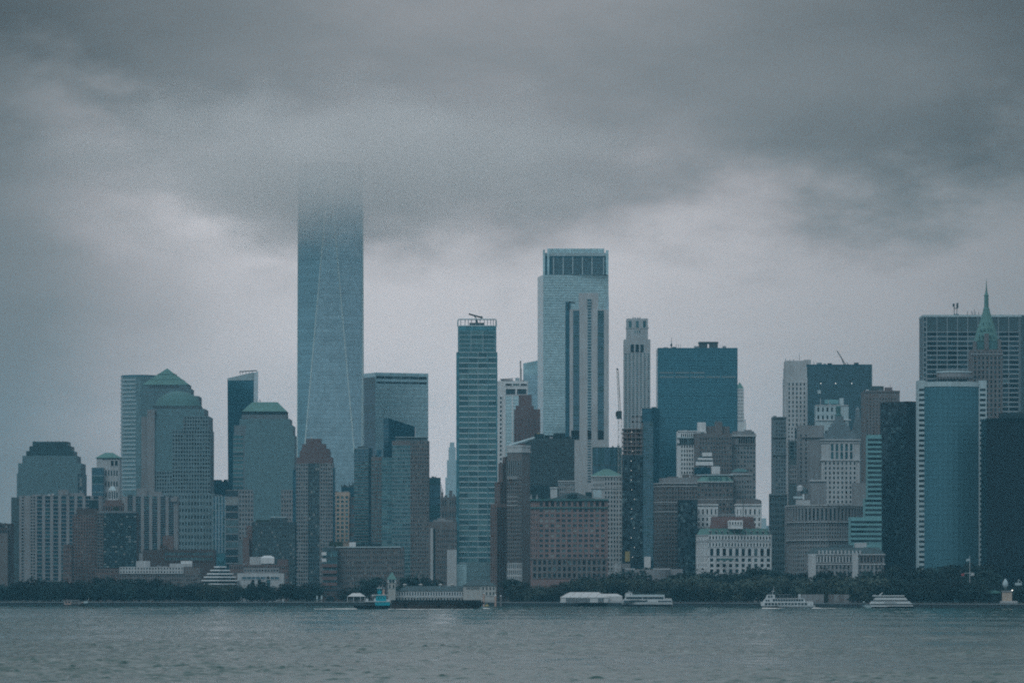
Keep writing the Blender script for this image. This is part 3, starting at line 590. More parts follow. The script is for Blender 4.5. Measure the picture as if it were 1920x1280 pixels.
e = b.t(473, 553, 978, m='dark_panel', D=26); b.f(e, 'F', nx=16, nf=19, wx=.6, wz=.5, wall='slate', glass='mix', pd=.3); b.t(507, 537, 970, 978, m='slate', part='attic'); b.bx('terrace_rail', 507, 536, 968, 969.5, 4, .5, 'pale_panel')
b.t(462, 476, 985, m='brick', dY=3, D=16, part='brick_wing'); b.t(455, 467, 1007, m='brick', dY=-3, D=12, part='brick_wing'); b.bx('roof_garden', 480, 505, 974, 978, 5, 6, 'lawn'); b.done(4)

b = B('apartment_tower', 'orange stone apartment tower standing out beside the brown crowned tower', 4050, 638)
e = b.t(620.5, 655, 922, m='tan_stone', D=22); b.f(e, 'F', y0=928, y1=1016, u=(.03, .98), nx=4, nf=11, wx=.6, wz=.62, wall='tan_stone', glass='teal', ind=True, pd=.5)
e = b.t(655, 664, 932, m='brown_stone', dY=3, D=16, part='rear_wing'); b.f(e, 'F', nx=2, nf=11, wx=.7, wz=.6, wall='brown_stone', glass='blue'); b.done(4)
b = B('office_block', 'dark block with ragged roof plant behind orange apartment tower', 4200, 652)
e = b.t(640, 668, 913, m='glass_deep', D=20)
for i in range(16): x = 640 + i * 1.7; b.rod('roof_plant', x, 913, x + random.uniform(-1, 1), 913 - random.uniform(2, 11) * (.5 + i / 20), .7, 4 + random.uniform(0, 8), 'slate', r1=.2)
b.parts['roof_plant_grid'] = b.parts.pop('roof_plant'); b.done(4)
b = B('apartment_tower', 'glass tower with pinkish floor bands left of the slanted dark glass top', 3900, 680)
e = b.t(664, 698, 839, c=691, m='grey_panel', rot=58); b.f(e, 'L', y0=865, y1=1020, nx=4, nf=28, wx=.92, wz=.74, wall='brown_stone', glass='teal', pd=.3, mode='band', frame='floor_band'); b.f(e, 'L', y0=841, y1=865, nx=4, nf=4, wx=.9, wz=.86, wall='grey_panel', glass='blue', pd=.2)
b.f(e, 'R', nx=1, nf=40, wz=.9, mode='band', wall='slate', glass='blue', pd=.1); b.bx('roof_plant', 670, 690, 836.5, 839, 8, 6, 'slate'); b.done(4)
b = B('apartment_tower', 'narrow brown brick tower squeezed between two glass apartment towers', 3860, 707)
e = b.t(696, 718, 856, m='brown_stone', D=20); b.f(e, 'F', y0=862, nx=4, nf=40, wx=.65, wz=.6, wall='brown_stone', glass='teal'); b.bx('roof_plant', 706, 715, 843, 856, 8, 5, 'glass_deep'); b.done(4)
b = B('glass_tower', 'dark glass slab with slanted top in front of the pale blue block', 3960, 748)
Y = 3960; P = [(PX(719, Y), Y), (PX(729, Y), Y - 6), (PX(778, Y), Y + 2), (PX(778, Y), Y + 22), (PX(719, Y), Y + 22)]
b.mb('wall').prism(P, GROUND, [PZ(785, Y), PZ(784, Y), PZ(799.5, Y), PZ(799.5, Y), PZ(785, Y)], 'glass_deep', cap='roofing')
for k in range(5): z = PZ(796 + k * 8, Y); b.mb('floor_edge_grid').prism([(P[0][0], P[0][1] - .25), (P[1][0], P[1][1] - .25), P[1], P[0]], z, z + .35, 'grey_panel')
b.done()
b = B('apartment_tower', 'broad residential tower, teal glass left half and brick right half', 3800, 762)
e = b.t(735, 804, 826, m='brown_stone', D=30); b.f(e, 'F', u=(0, .5), y0=834, nx=7, nf=40, wx=.86, wz=.68, wall='grey_panel', glass='teal', pd=.35); b.f(e, 'F', u=(.5, 1), nx=8, nf=41, wx=.6, wz=.52, wall='brown_stone', glass='lighter', pd=.35)
b.t(742, 800, 819.5, 826, m='grey_panel', part='penthouse'); b.t(741, 801, 818.5, 819.5, m='pale_panel', part='roof_edge', dY=-.5, D=22)
e = b.t(716, 735, 857, m='glass_teal', dY=3, D=22, part='glass_wing'); b.f(e, 'F', nx=2, nf=38, wx=.96, wz=.82, wall='grey_panel', glass='teal', pd=.2)
for x, h in ((806, 3), (801.5, 2)): b.rod('roof_mast', x - 6, 819, x - 6, 819 - h, .2, 12, 'dark_steel')
b.done(4)
b = B('apartment_house', 'long ten-storey brick house with pale cornice behind the waterfront trees', 3640, 690)
e = b.t(632, 757, 1026, m='brown_stone', D=20); b.f(e, 'F', y0=1030, nx=32, nf=10, wx=.52, wz=.55, wall='brown_stone', glass='mix', pd=.35)
b.t(631, 751, 1024, 1026, m='pale_panel', part='cornice', dY=-1, D=14); b.bx('penthouse', 655, 667, 1016, 1024, 6, 8, 'white_stone'); b.bx('penthouse', 667, 715, 1019, 1024, 8, 6, 'dark_panel'); b.bx('roof_garden', 617, 643, 1015, 1024, 9, 5, 'lawn'); b.done(4)
b = B('corner_house', 'corner house with red and white balcony bands at the end of the brick row', 3630, 618)
e = b.t(605, 633, 1026, m='slate', D=18); 
for i, (y, m) in enumerate(((1036, 'white_stone'), (1048, 'white_stone'), (1058, 'red_roof'), (1070, 'red_roof'), (1082, 'red_roof'), (1093, 'red_roof'))):
    mm = MB(); Yc = 3628; r = 612 if i < 2 else 632
    mm.box(PX(603, Yc), PX(r, Yc), Yc, Yc + 4, PZ(y + 4.5, Yc), PZ(y - 1.5, Yc), m); put('balcony', mm.mesh('balcony', b.o), b.e)
b.f(e, 'F', y0=1030, nx=6, nf=6, wx=.8, wz=.6, wall='slate', glass='teal'); b.done(4)
b = B('brick_arch', 'low brown brick gatehouse with dark round arch by the promenade', 3540, 620)
e = b.t(600, 645, 1101, m='dark_brick', D=10)
m = b.mb('arch'); c = Vector((PX(619, 3539), 3539.6, PZ(1124, 3539))); m.tube(c, c + Vector((0, 1, 0)), 3.2, 3.2, 'black_hull', 18); b.bx('window_band', 603, 642, 1104, 1107, -.3, .5, 'pane_dark'); b.done(4)  # black disc paints the shaded depth of the archway

b = B('office_block', 'dark teal slab between the brick tower and the tall banded glass tower', 4150, 815)
e = b.t(803, 826, 895, m='glass_deep', D=20); b.f(e, 'F', nx=1, nf=18, wz=.85, mode='band', wall='dark_panel', glass='blue', pd=.1)
b = b.done(4)
b = B('brick_block', 'brownish old block with broken skyline in the gap behind', 4400, 838)
e = b.t(824, 856, 932, m='brown_stone', D=20); b.f(e, 'F', nx=7, nf=9, wx=.45, wz=.5, wall='brown_stone', glass='mix')
for x, w, y in ((829, 4, 922), (836, 5, 928), (845, 6, 919), (851, 3, 926)): b.bx('roof_house', x - w / 2, x + w / 2, y, 932, 5, 6, 'brown_stone')
for x, y in ((826, 905), (830, 915), (827.5, 908)): b.rod('antenna', x, 932, x, y, .3, 6, 'dark_steel')
b.done(4)
b = B('distant_tower', 'faint ghostly stepped tower far away in the haze', 9500, 847)
e = b.t(835, 860, 895, m='pale_panel', D=50); b.t(838, 857, 862, 895, m='pale_panel'); b.t(841, 854, 838, 862, m='pale_panel'); b.t(843.5, 851.5, 829, 838, m='pale_panel', part='crown'); b.done()
b = B('brick_block', 'drab eight-storey brick block left of the tall banded glass tower', 3680, 830)
e = b.t(804, 856, 978, m='brown_stone', D=20); b.f(e, 'F', y0=990, u=(.3, 1), nx=9, nf=14, wx=.5, wz=.5, wall='brown_stone', glass='mix'); b.bx('pilaster', 807, 812, 990, 1095, -1, 1.5, 'limestone'); b.bx('pilaster', 813, 816, 990, 1095, -.5, 1, 'dark_panel')
b.bx('penthouse', 812, 850, 974.5, 982, 4, 7, 'stone'); b.t(838, 856, 1030, m='limestone', dY=-5, D=5, part='front_wing'); b.bx('penthouse', 820, 834, 971, 975, 6, 5, 'concrete'); b.done(4)

# ------------------------------------------------------------------ middle group
b = B('glass_tower', 'tall teal glass tower with white floor bands and open roof frame', 3850, 894)
e = b.t(855.5, 932.5, 660, m='glass_teal', D=32)
b.f(e, 'F', u=(.07, .29), nx=1, nf=46, wz=.80, mode='band', wall='pale_panel', glass='teal', pd=.4, ind=True)
b.f(e, 'F', u=(.30, .76), nx=2, nf=46, wx=.96, wz=.80, wall='pale_panel', glass='teal', pd=.4, ind=True)
b.f(e, 'F', u=(.78, .97), nx=1, nf=46, wz=.80, mode='band', wall='pale_panel', glass='teal', pd=.4, ind=True)
e2 = b.t(858.5, 930.5, 612, 660, m='glass_teal', dY=1, D=30); b.f(e2, 'F', u=(.03, .97), y0=620, nx=3, nf=5, wx=.97, wz=.9, wall='pale_panel', glass='teal', pd=.3, ind=True)
for x in (859, 864, 872, 878, 884, 892, 900, 908, 914, 920, 925, 929.5): b.rod('roof_frame', x, 613, x, 599, .3, 2, 'steel')
for y in (598.5, 611): b.rod('roof_frame', 860, y, 929, y, .55, 1.5, 'pale_panel')
for (x0, y0, x1, y1) in ((860, 598.5, 858.5, 601), (858.5, 601, 858.5, 612), (929, 598.5, 930.5, 601), (930.5, 601, 930.5, 612)): b.rod('roof_frame', x0, y0, x1, y1, .55, 1.5, 'pale_panel')
b.bx('roof_plant', 880, 908, 605, 612, 8, 8, 'slate')
b.rod('maintenance_crane', 895, 607, 893, 597, .8, 9, 'dark_steel'); b.rod('maintenance_crane', 879, 588.5, 904, 595.5, .7, 9, 'dark_steel'); b.rod('maintenance_crane', 901, 596.5, 904.5, 593.5, 1.0, 9, 'dark_steel'); b.rod('maintenance_crane', 888, 590.5, 893, 597, .4, 9, 'dark_steel')
e3 = b.t(853, 922, 1057, m='glass_pale', dY=-8, D=8, part='podium'); b.t(875, 935, 1053, m='glass_grey', dY=-12, D=6, part='podium'); b.done()

b = B('office_tower', 'white gridded tower with blue glass strips right of the banded glass tower', 4250, 962)
e = b.t(930, 990, 714, m='white_stone', D=30); b.f(e, 'F', y0=742, y1=905, u=(.28, .98), nx=3, nf=26, wx=.82, wz=.94, wall='white_stone', glass='pale', pd=.5, ind=True); b.f(e, 'F', y0=742, y1=905, u=(.1, .2), nx=1, nf=20, wx=.55, wz=.55, wall='white_stone', glass='dark', pd=.4, ind=True)
b.f(e, 'F', y0=728, y1=740, u=(.28, .98), nx=2, nf=1, wx=.85, wz=.85, wall='white_stone', glass='dark', ind=True); b.f(e, 'F', y0=718, y1=724, u=(.28, .98), nx=3, nf=1, wx=.85, wz=.6, wall='white_stone', glass='dark', ind=True)
b.bx('roof_plant', 940, 962, 711.5, 714, 6, 5, 'steel'); b.bx('roof_plant', 966, 974, 708, 714, 8, 6, 'pale_panel'); b.rod('roof_rail', 937, 711, 962, 709.5, .4, 5, 'dark_steel'); b.done(4)
b = B('tower_crane', 'slim pale tower crane mast rising behind the white gridded tower', 4350, 976, cat='crane')
b.rod('mast', 976.5, 760, 976, 676, .7, 0, 'crane_paint'); b.rod('mast', 977.6, 760, 977.4, 690, .4, .5, 'crane_paint'); b.rod('tie_bar', 975, 676, 977, 695, .35, .3, 'crane_paint')
b.mb('mast').tube((PX(977, 4350), 4350, GROUND), (PX(977, 4350), 4350, PZ(760, 4350)), .7, .7, 'crane_paint'); b.done()
b = B('glass_tower', 'pale hazy glass tower with sloped top behind the highest office tower', 4850, 1000)
Y = 4850; P = [(PX(981, Y), Y), (PX(1030, Y), Y), (PX(1030, Y), Y + 25), (PX(981, Y), Y + 25)]
b.mb('wall').prism(P, GROUND, [PZ(681, Y), PZ(671, Y), PZ(671, Y), PZ(681, Y)], 'glass_pale', cap='roofing'); b.t(981, 1030, 703, m='glass_sky', dY=-3, D=3, part='lower_glazing'); b.done()
b = B('brick_tower', 'plum brown stepped brick tower below the highest office tower', 3980, 988)
e = b.t(964, 1013, 767, m='red_granite', D=24); b.f(e, 'F', y0=785, y1=830, nx=8, nf=9, wx=.35, wz=.4, wall='red_granite', glass='mix', skip=.4); b.t(967, 1001, 760, 767, m='red_granite', part='setback'); b.t(972.5, 997, 740, 760, m='red_granite', part='attic'); b.done(4)

# highest clear tower
b = B('skyscraper', 'tall pale glass skyscraper with open framed crown, highest clear roof', 4380, 1075, cat='skyscraper')
e = b.t(1008, 1141, 515, c=1018.5, m='glass_pale', rot=8)
Y = 4380; b.f(e, 'R', y0=515, y1=840, u=(0, 1), nx=1, nf=66, wz=.9, mode='band', wall='grey_panel', glass='pale', pd=.2)
e2 = b.t(1019, 1140, 479, 515, m='glass_deep', dY=4, D=40, part='crown')
for y in range(484, 515, 3): b.bx('crown_louvre_grid', 1034, 1132, y, y + 1.4, 3.4, .7, 'grey_panel')
for x in (1038, 1056, 1074, 1092, 1110, 1132): b.bx('crown_column', x - 1, x + 1, 482, 515, 2.6, 1.2, 'pale_panel')
b.bx('crown_beam', 1020, 1140, 474, 480, 3, 1, 'pale_panel'); b.bx('crown_beam', 1026, 1133, 466, 474, 8, .6, 'glass_pale')
for l, r, a, c in ((1018, 1022, 468, 515), (1136, 1141, 469, 515), (1026, 1030, 474, 515)): b.bx('crown_fin', l, r, a, c, 1.5, 6, 'glass_pale')
for x in range(1036, 1133, 12): b.rod('roof_rail_grid', x, 474, x, 465.5, .25, 8, 'pale_panel')
b.done()

# raw concrete and glass tower in front of it
b = B('residential_tower', 'concrete and glass residential tower in front of the highest office tower', 4000, 1103)
e = b.t(1068, 1141, 580, m='limestone', D=28)
b.f(e, 'F', y0=582, y1=806, u=(.09, .25), nx=1, nf=44, wx=.98, wz=.86, wall='grey_panel', glass='blue', pd=.2); b.f(e, 'F', y0=560, y1=806, u=(.46, .56), nx=1, nf=44, wx=.9, wz=.72, wall='pale_panel', glass='blue', pd=.2); b.f(e, 'F', y0=582, y1=806, u=(.72, .88), nx=1, nf=44, wx=.98, wz=.86, wall='grey_panel', glass='blue', pd=.2)
for u in ((.04, .25), (.46, .56), (.72, .88)): b.f(e, 'F', y0=806, y1=824, u=u, nx=1, nf=1, wx=.98, wz=.97, wall='limestone', glass='black', ind=True, pd=.25, name='plant_opening')
b.f(e, 'F', y0=824, y1=905, u=(.45, .56), nx=1, nf=16, wx=.8, wz=.55, wall='limestone', glass='blue', pd=.2)
b.t(1085.5, 1122, 549, 580, m='limestone', dY=1, D=16, part='core'); b.bx('core', 1101, 1107, 560, 580, .4, 1, 'pane_mid')
b.t(1060, 1070, 566, m='glass_deep', dY=6, D=20, part='side_glazing'); b.t(1137, 1141.5, 556, 840, m='glass_sky', dY=2, D=20, part='side_glazing')
b.rod('hoist', 1066, 566, 1078, 568, .6, 3, 'dark_steel'); b.rod('hoist', 1066, 566, 1066, 580, .5, 3, 'dark_steel'); b.done()

b = B('apartment_slab', 'dark ragged-topped slab behind the brown cornice tower', 3700, 1038)
e = b.t(985, 1077, 822, m='dark_panel', D=26); b.f(e, 'F', y1=910, nx=26, nf=24, wx=.7, wz=.55, wall='slate', glass='dark', pd=.2)
for l, r, y in ((990, 1003, 823), (1002, 1020, 813), (1021, 1038, 816), (1038, 1060, 812), (1060, 1070, 818)): b.bx('roof_house', l, r, y, 824, 6 + (l % 5), 8, 'dark_panel')
b.rod('roof_umbrella', 1007, 813, 1012, 812, .5, 4, 'yellow_paint'); b.done(6)
b = B('cornice_tower', 'narrow tower with heavy pale cornice and dark side wall', 3500, 970)
e = b.t(951, 994, 848, c=979, m='brown_stone', rot=52)
b.f(e, 'L', y0=862, y1=892, nx=8, nf=1, wx=.55, wz=.95, wall='stone', glass='dark', pd=.6); b.f(e, 'L', y0=896, y1=1052, nx=8, nf=21, wx=.55, wz=.55, wall='brown_stone', glass='dark', pd=.4); b.f(e, 'L', y0=1055, y1=1090, nx=8, nf=3, wx=.5, wz=.7, wall='limestone', glass='dark', pd=.4)
P = e['poly']; cx = sum(p[0] for p in P) / 4; cyy = sum(p[1] for p in P) / 4
for y0, y1, k, m in ((845, 848, 1.10, 'limestone'), (838, 845, 1.02, 'limestone'), (834, 838, 1.07, 'limestone')):
    b.mb('cornice').prism([(cx + (p[0] - cx) * k, cyy + (p[1] - cyy) * k) for p in P], PZ(y1, 3500), PZ(y0, 3500), m)
for i in range(9): x = 955 + i * 5.2; b.rod('crest_grid', x, 835 - i * 1.5, x + 6, 833 - i * 1.6, 1.0, 8, 'pale_panel')
for y in (893, 896, 930, 938, 946): b.bx('string_course_grid', 950.5, 978, y, y + 1.2, 2, .1, 'limestone')
b.done()
b = B('brick_tower', 'stepped red brown tower rising in narrow setbacks beside the banded glass tower', 3560, 938)
e = b.t(920, 957, 944, c=932, m='brick', rot=38); b.f(e, 'L', y0=950, nx=3, nf=34, wx=.45, wz=.45, wall='brick', glass='mix', pd=.3); b.f(e, 'R', y0=950, nx=5, nf=34, wx=.5, wz=.5, wall='dark_brick', glass='dark', pd=.3)  # right faces in dark brick put their shade into the colour
for l, r, c, a, bb, d in ((928, 957, 938, 903, 944, 4), (935, 957, 943, 868, 903, 7), (943, 957, 948, 856, 868, 10)):
    e = b.t(l, r, a, bb, c=c, m='brick', rot=38, dY=d, part='setback'); b.f(e, 'L', nx=2, nf=8, wx=.4, wz=.45, wall='brick', glass='mix', pd=.3); b.f(e, 'R', nx=3, nf=8, wx=.4, wz=.45, wall='dark_brick', glass='dark', pd=.3)
b.done(4)

b = B('red_office_house', 'broad red brick office house with dark cornice and gabled roof', 3420, 1068)
e = b.t(995, 1140, 938, m='pink_brick', D=34)
b.f(e, 'F', y0=952, y1=1046, u=(.10, .97), nx=12, nf=10, wx=.62, wz=.56, wall='pink_brick', glass='lighter', ind=True, pd=.45)
b.f(e, 'F', y0=938, y1=950, u=(.10, .97), nx=12, nf=1, wx=.6, wz=.8, wall='pink_brick', glass='dark', ind=True, pd=.5)
b.f(e, 'F', y0=1048, y1=1084, u=(.02, .98), nx=15, nf=3, wx=.55, wz=.65, wall='brown_stone', glass='dark', pd=.5); b.f(e, 'F', y0=950, y1=1046, u=(.0, .09), nx=3, nf=10, wx=.4, wz=.5, wall='pink_brick', glass='mix', pd=.3)
for y0, y1, m, d in ((935, 938, 'dark_copper', -1.6), (950, 952.5, 'dark_copper', -1.2), (1046, 1048, 'brown_stone', -.8)): b.bx('cornice', 993.5, 1141, y0, y1, d, 3, m)
for x in (996, 1007): b.rod('finial', x, 935, x, 926, 1.0, 2, 'stone', r1=.2)
Y = 3428; P = [(PX(1030, Y), Y), (PX(1120, Y), Y), (PX(1120, Y), Y + 20), (PX(1030, Y), Y + 20)]
b.mb('gable').prism([P[0], P[1], P[2], P[3]], PZ(936, Y), PZ(923, Y), 'dark_stone', top=[(PX(1070, Y), Y + 1), (PX(1082, Y), Y + 1), (PX(1082, Y), Y + 19), (PX(1070, Y), Y + 19)])
b.bx('roof_house', 1047, 1078, 902, 932, 16, 10, 'stone'); b.bx('roof_house', 1032, 1045, 914, 934, 14, 8, 'limestone'); b.bx('roof_house', 1098, 1110, 922, 935, 18, 6, 'dark_panel'); b.bx('roof_house', 1112, 1128, 918, 932, 20, 6, 'pale_panel')
b.bx('roof_cornice', 1046, 1079, 900.5, 902.5, 15.4, 11, 'limestone'); b.bx('roof_cornice', 1031, 1046, 912.5, 915, 13.4, 9, 'limestone')
e2 = dict(F=((PX(1049, 3436), 3435.6), (PX(1077, 3436), 3435.6)), z=(PZ(930, 3436), PZ(904, 3436)), Y=3436); b.f(e2, 'F', nx=7, nf=3, wx=.5, wz=.5, wall='stone', glass='mix', pd=.3)
m = b.mb('water_tank'); m.lathe(PX(1073, 3426), 3426, [(3.6, PZ(934, 3426)), (3.6, PZ(927, 3426)), (.2, PZ(923.5, 3426))], 'dark_panel', 12); b.done(4)

b = B('glass_block', 'plain blue glass cube behind the green hip roof', 3760, 1136)
e = b.t(1111, 1166, 838, m='glass_deep', D=26); b.f(e, 'F', y1=905, nx=10, nf=2, wx=.9, wz=.95, wall='slate', glass='blue', pd=.15); b.done(4)
b = B('stone_office_house', 'pale stone office house with green copper hip roof beside red brick house', 3560, 1140)
e = b.t(1109, 1166, 892, m='limestone', D=26)
b.f(e, 'F', y0=894, y1=1070, u=(.42, 1), nx=6, nf=21, wx=.5, wz=.55, wall='limestone', glass='dark', pd=.4); b.f(e, 'F', y0=894, y1=914, u=(.04, .42), nx=8, nf=2, wx=.4, wz=.5, wall='limestone', glass='mix', pd=.3)
b.hip('roof', e, 878.5, 9, 'copper', 1.0); b.bx('string_course_grid', 1108, 1167, 914, 916, -.8, 2, 'limestone'); b.bx('string_course_grid', 1108, 1167, 892, 893.5, -1, 2, 'white_stone'); b.done(4)

# construction crane and tower under construction
b = B('tower_crane', 'tall lattice tower crane climbing beside the unfinished dark tower', 3480, 1161, cat='crane')
def lattice(b, part, x0, y0, x1, y1, w, n, m, dY=0):
    for sx in (-1, 1):
        for dd in (0, w * .39): b.rod(part, x0 + sx * w / 2, y0, x1 + sx * w / 2, y1, .17, dY + dd, m, 4)
    for i in range(n):
        t0, t1 = i / n, (i + 1) / n; s = 1 if i % 2 else -1
        xa, ya, xb, yb = x0 + (x1 - x0) * t0, y0 + (y1 - y0) * t0, x0 + (x1 - x0) * t1, y0 + (y1 - y0) * t1
        b.rod(part, xa - s * w / 2, ya, xb + s * w / 2, yb, .12, dY, m, 3); b.rod(part, xa - w / 2, ya, xa + w / 2, ya, .12, dY, m, 3)
lattice(b, 'mast', 1162.5, 1092, 1162.5, 785, 7, 46, 'crane_paint'); lattice(b, 'jib', 1162, 772, 1158, 694, 3.5, 20, 'crane_paint')
b.bx('cab', 1156, 1166, 770, 785, -1, 3.5, 'dark_steel'); b.bx('counterweight', 1154.5, 1157.5, 772, 780, -1, 3, 'dark_steel'); b.rod('hoist_head', 1156.5, 693, 1158.5, 691, .9, 0, 'dark_steel'); b.rod('tie_bar', 1164, 775, 1158.3, 696, .12, 0, 'dark_steel', 3); b.done()
b = B('unfinished_tower', 'unfinished dark glass tower with raw concrete floors on top', 3520, 1195)
e = b.t(1166, 1225, 852, m='glass_night', D=26); b.f(e, 'F', y0=852, y1=1062, u=(0, .66), nx=8, nf=44, wx=.93, wz=.9, wall='dark_panel', glass='dark', pd=.1); b.f(e, 'F', y0=790, y1=1050, u=(.68, .99), nx=3, nf=52, wx=.95, wz=.86, wall='grey_panel', glass='blue', pd=.3)
b.t(1206, 1224, 790, 852, m='glass_night', dY=0, D=22, part='glazed_shaft'); b.t(1204, 1222, 766, 790, m='glass_deep', dY=3, D=16, part='glazed_shaft')
b.t(1170, 1204, 803, 852, m='dark_brick', dY=2, D=18, part='core')
for y in (803, 811, 819, 827, 835, 843, 851): b.bx('floor_slab', 1167, 1204.5, y, y + 1.6, .2, 24, 'raw_concrete')
for x in (1168, 1176, 1184, 1192, 1202): b.bx('column', x - .6, x + .6, 803, 852, .5, 1, 'raw_concrete')
for x in (1170, 1180, 1189): b.bx('floor_screen', x, x + 7, 812, 818, .9, .3, 'red_granite'); b.bx('floor_screen', x + 2, x + 9, 828, 834, .9, .3, 'red_granite')
for l, r, a, c in ((1185, 1188, 779, 803), (1193, 1196, 779, 803), (1202, 1205.5, 779, 803), (1185, 1205.5, 779, 782), (1185, 1205.5, 789, 792)): b.bx('top_frame', l, r, a, c, 4, 4, 'concrete')
for i in range(14):
    m = MB(); x = 1184.5 + random.choice([0, 0, 1.5, 5, -1]); y = 810 + i * 18; Yl = 3519; m.tube((PX(x, Yl), Yl, PZ(y, Yl)), (PX(x, Yl), Yl, PZ(y, Yl) + .32), .16, .16, 'lamp_white', 6); put('work_lamp', m.mesh('work_lamp', b.o), b.e)
b.bx('hoarding', 1172, 1181, 1033, 1052, -4, 3, 'yellow_paint'); b.bx('site_hut', 1208, 1220, 1043, 1065, -6, 6, 'white_stone'); b.bx('site_hut', 1152, 1166, 1056, 1074, -8, 6, 'limestone'); b.bx('site_hut', 1165, 1182, 1056, 1066, -9, 5, 'concrete'); b.done()
b = B('podium_wall', 'curved blank concrete wall above the park trees below unfinished tower', 3400, 1215)
Yc = 3425; cx = PX(1214, Yc); b.mb('wall').prism([(cx + 17 * math.cos(rad(a)), Yc + 22 * math.sin(rad(a))) for a in range(180, 361, 15)], GROUND, PZ(1067, 3400), 'concrete', cap='roofing'); b.bx('coping', 1172, 1257, 1065, 1067, 26, 1, 'limestone'); b.bx('side_wall', 1255, 1280, 1066, 1090, 20, 6, 'concrete'); b.done()

b = B('apartment_tower', 'slender limestone tower with stepped crown between crane and dark slab', 4680, 1195)
e = b.t(1170, 1219.5, 636, m='limestone', D=26); b.f(e, 'F', y0=662, y1=900, nx=7, nf=58, wx=.5, wz=.55, wall='limestone', glass='teal', pd=.3); b.f(e, 'F', y0=645, y1=661, u=(.22, .78), nx=3, nf=1, wx=.7, wz=.92, wall='limestone', glass='dark', ind=True, pd=.4)
e2 = b.t(1175, 1215, 597, 636, m='limestone', part='crown'); b.f(e2, 'F', y0=600, y1=616, nx=3, nf=1, wx=.4, wz=.8, wall='limestone', glass='teal', ind=True, pd=.4); b.f(e2, 'F', y0=618, y1=625, u=(.35, .65), nx=3, nf=1, wx=.5, wz=.7, wall='limestone', glass='teal', pd=.3)
b.bx('cornice', 1173.5, 1216.5, 613, 615, 2, 12, 'limestone'); 
for x in (1187, 1191, 1196, 1200): b.bx('finial', x - 1.2, x + 1.2, 594.5, 597, 6, 3, 'limestone')
b.done(4)
b = B('office_slab', 'massive dark steel office slab with roof house and antenna, centre right', 4150, 1308)
e = b.t(1233, 1383, 652, m='glass_mid', D=44); b.f(e, 'F', y0=655, y1=930, nx=1, nf=54, wz=.55, mode='band', wall='glass_mid', glass='slab', pd=.25)
for y, l, r in ((697, 1237, 1335), (705, 1237, 1380)):
    for k in range(int((r - l) / 28)): b.bx('louvre', l + k * 29, l + k * 29 + 26, y, y + 3, -.35, .4, 'grey_panel')
b.bx('roof_house', 1311, 1326.5, 642, 652, 10, 12, 'slate'); b.bx('roof_house', 1330.5, 1346, 642, 652, 10, 12, 'slate'); b.bx('roof_house', 1310, 1347, 640.5, 643.5, 9.5, 13, 'slate')
b.rod('antenna', 1258.8, 652, 1258.8, 632, .35, 6, 'dark_steel', r1=.1); b.mb('antenna').lathe(PX(1258.8, 4156), 4156, [(.3, PZ(650, 4156)), (.9, PZ(648, 4156)), (.9, PZ(646, 4156)), (.2, PZ(643, 4156))], 'dark_steel', 8)
for x in (1268, 1272, 1276): b.rod('antenna', x, 652, x, 645, .15, 6, 'dark_steel')
b.t(1203, 1236, 765, m='glass_night', dY=-20, D=20, part='lower_wing'); b.bx('roof_house', 1222, 1231, 762.5, 765, -14, 6, 'slate'); b.done(6)
b = B('spire_tower', 'pale gothic tower edge with pointed spire peeking past the dark slab', 4750, 1388)
e = b.t(1374, 1399, 792, m='white_stone', D=14); e = b.t(1380, 1394.5, 728, 792, m='white_stone', part='shaft', D=8); b.f(e, 'F', nx=5, nf=10, wx=.4, wz=.6, wall='white_stone', glass='mix')
b.hip('spire', e, 716, 99, 'copper', .2); b.bx('pinnacle', 1392, 1395, 776, 792, 3, 3, 'white_stone'); b.bx('pinnacle', 1396, 1398, 786, 793, 3, 3, 'white_stone'); b.done()
# ------------------------------------------------------------------ right group
b = B('white_office_house', 'white stone office house with dark arcaded attic below the dark slab', 3900, 1288)
e = b.t(1270, 1308, 808, m='white_stone', D=24); b.f(e, 'F', y0=833, y1=890, u=(.16, .94), nx=6, nf=7, wx=.5, wz=.58, wall='white_stone', glass='dark', pd=.4); b.f(e, 'F', y0=812, y1=820, u=(.16, .96), nx=8, nf=1, wx=.55, wz=.8, wall='white_stone', glass='dark', pd=.4); b.f(e, 'F', y0=820, y1=831, u=(.1, .98), nx=9, nf=1, wx=.78, wz=.9, wall='grey_panel', glass='dark', pd=.3)
b.bx('cornice', 1268.5, 1308.5, 819, 821, -1.2, 3, 'pale_panel'); b.bx('cornice', 1271, 1309, 807, 809, -.8, 3, 'white_stone'); b.bx('cornice', 1269.5, 1308, 830.5, 833, -1, 3, 'slate'); b.done(4)
b = B('brown_tower_block', 'brown brick block with stepped roof towers between two white houses', 3880, 1340)
e = b.t(1303, 1372, 812, m='brown_stone', D=30); b.f(e, 'F', y0=818, y1=885, u=(.12, 1), nx=12, nf=8, wx=.5, wz=.52, wall='brown_stone', glass='lighter', pd=.35)
b.bx('roof_tower', 1308, 1323.5, 791.5, 812, 5, 9, 'white_stone'); b.bx('roof_tower', 1340.5, 1354.5, 791, 812, 4, 8, 'brown_stone'); b.bx('roof_tower', 1324, 1341, 798.5, 812, 8, 8, 'brown_stone'); b.bx('roof_tower', 1354, 1368, 799, 812, 8, 8, 'brown_stone'); b.bx('roof_tower', 1306, 1325, 808, 813, 3, 8, 'limestone')
for x in (1343, 1348, 1352): b.bx('finial', x - .8, x + .8, 788, 791, 5, 1, 'brown_stone')
b.done(4)
b = B('columned_tower_block', 'grey stone block with columned loggia against the open sky', 3890, 1393)
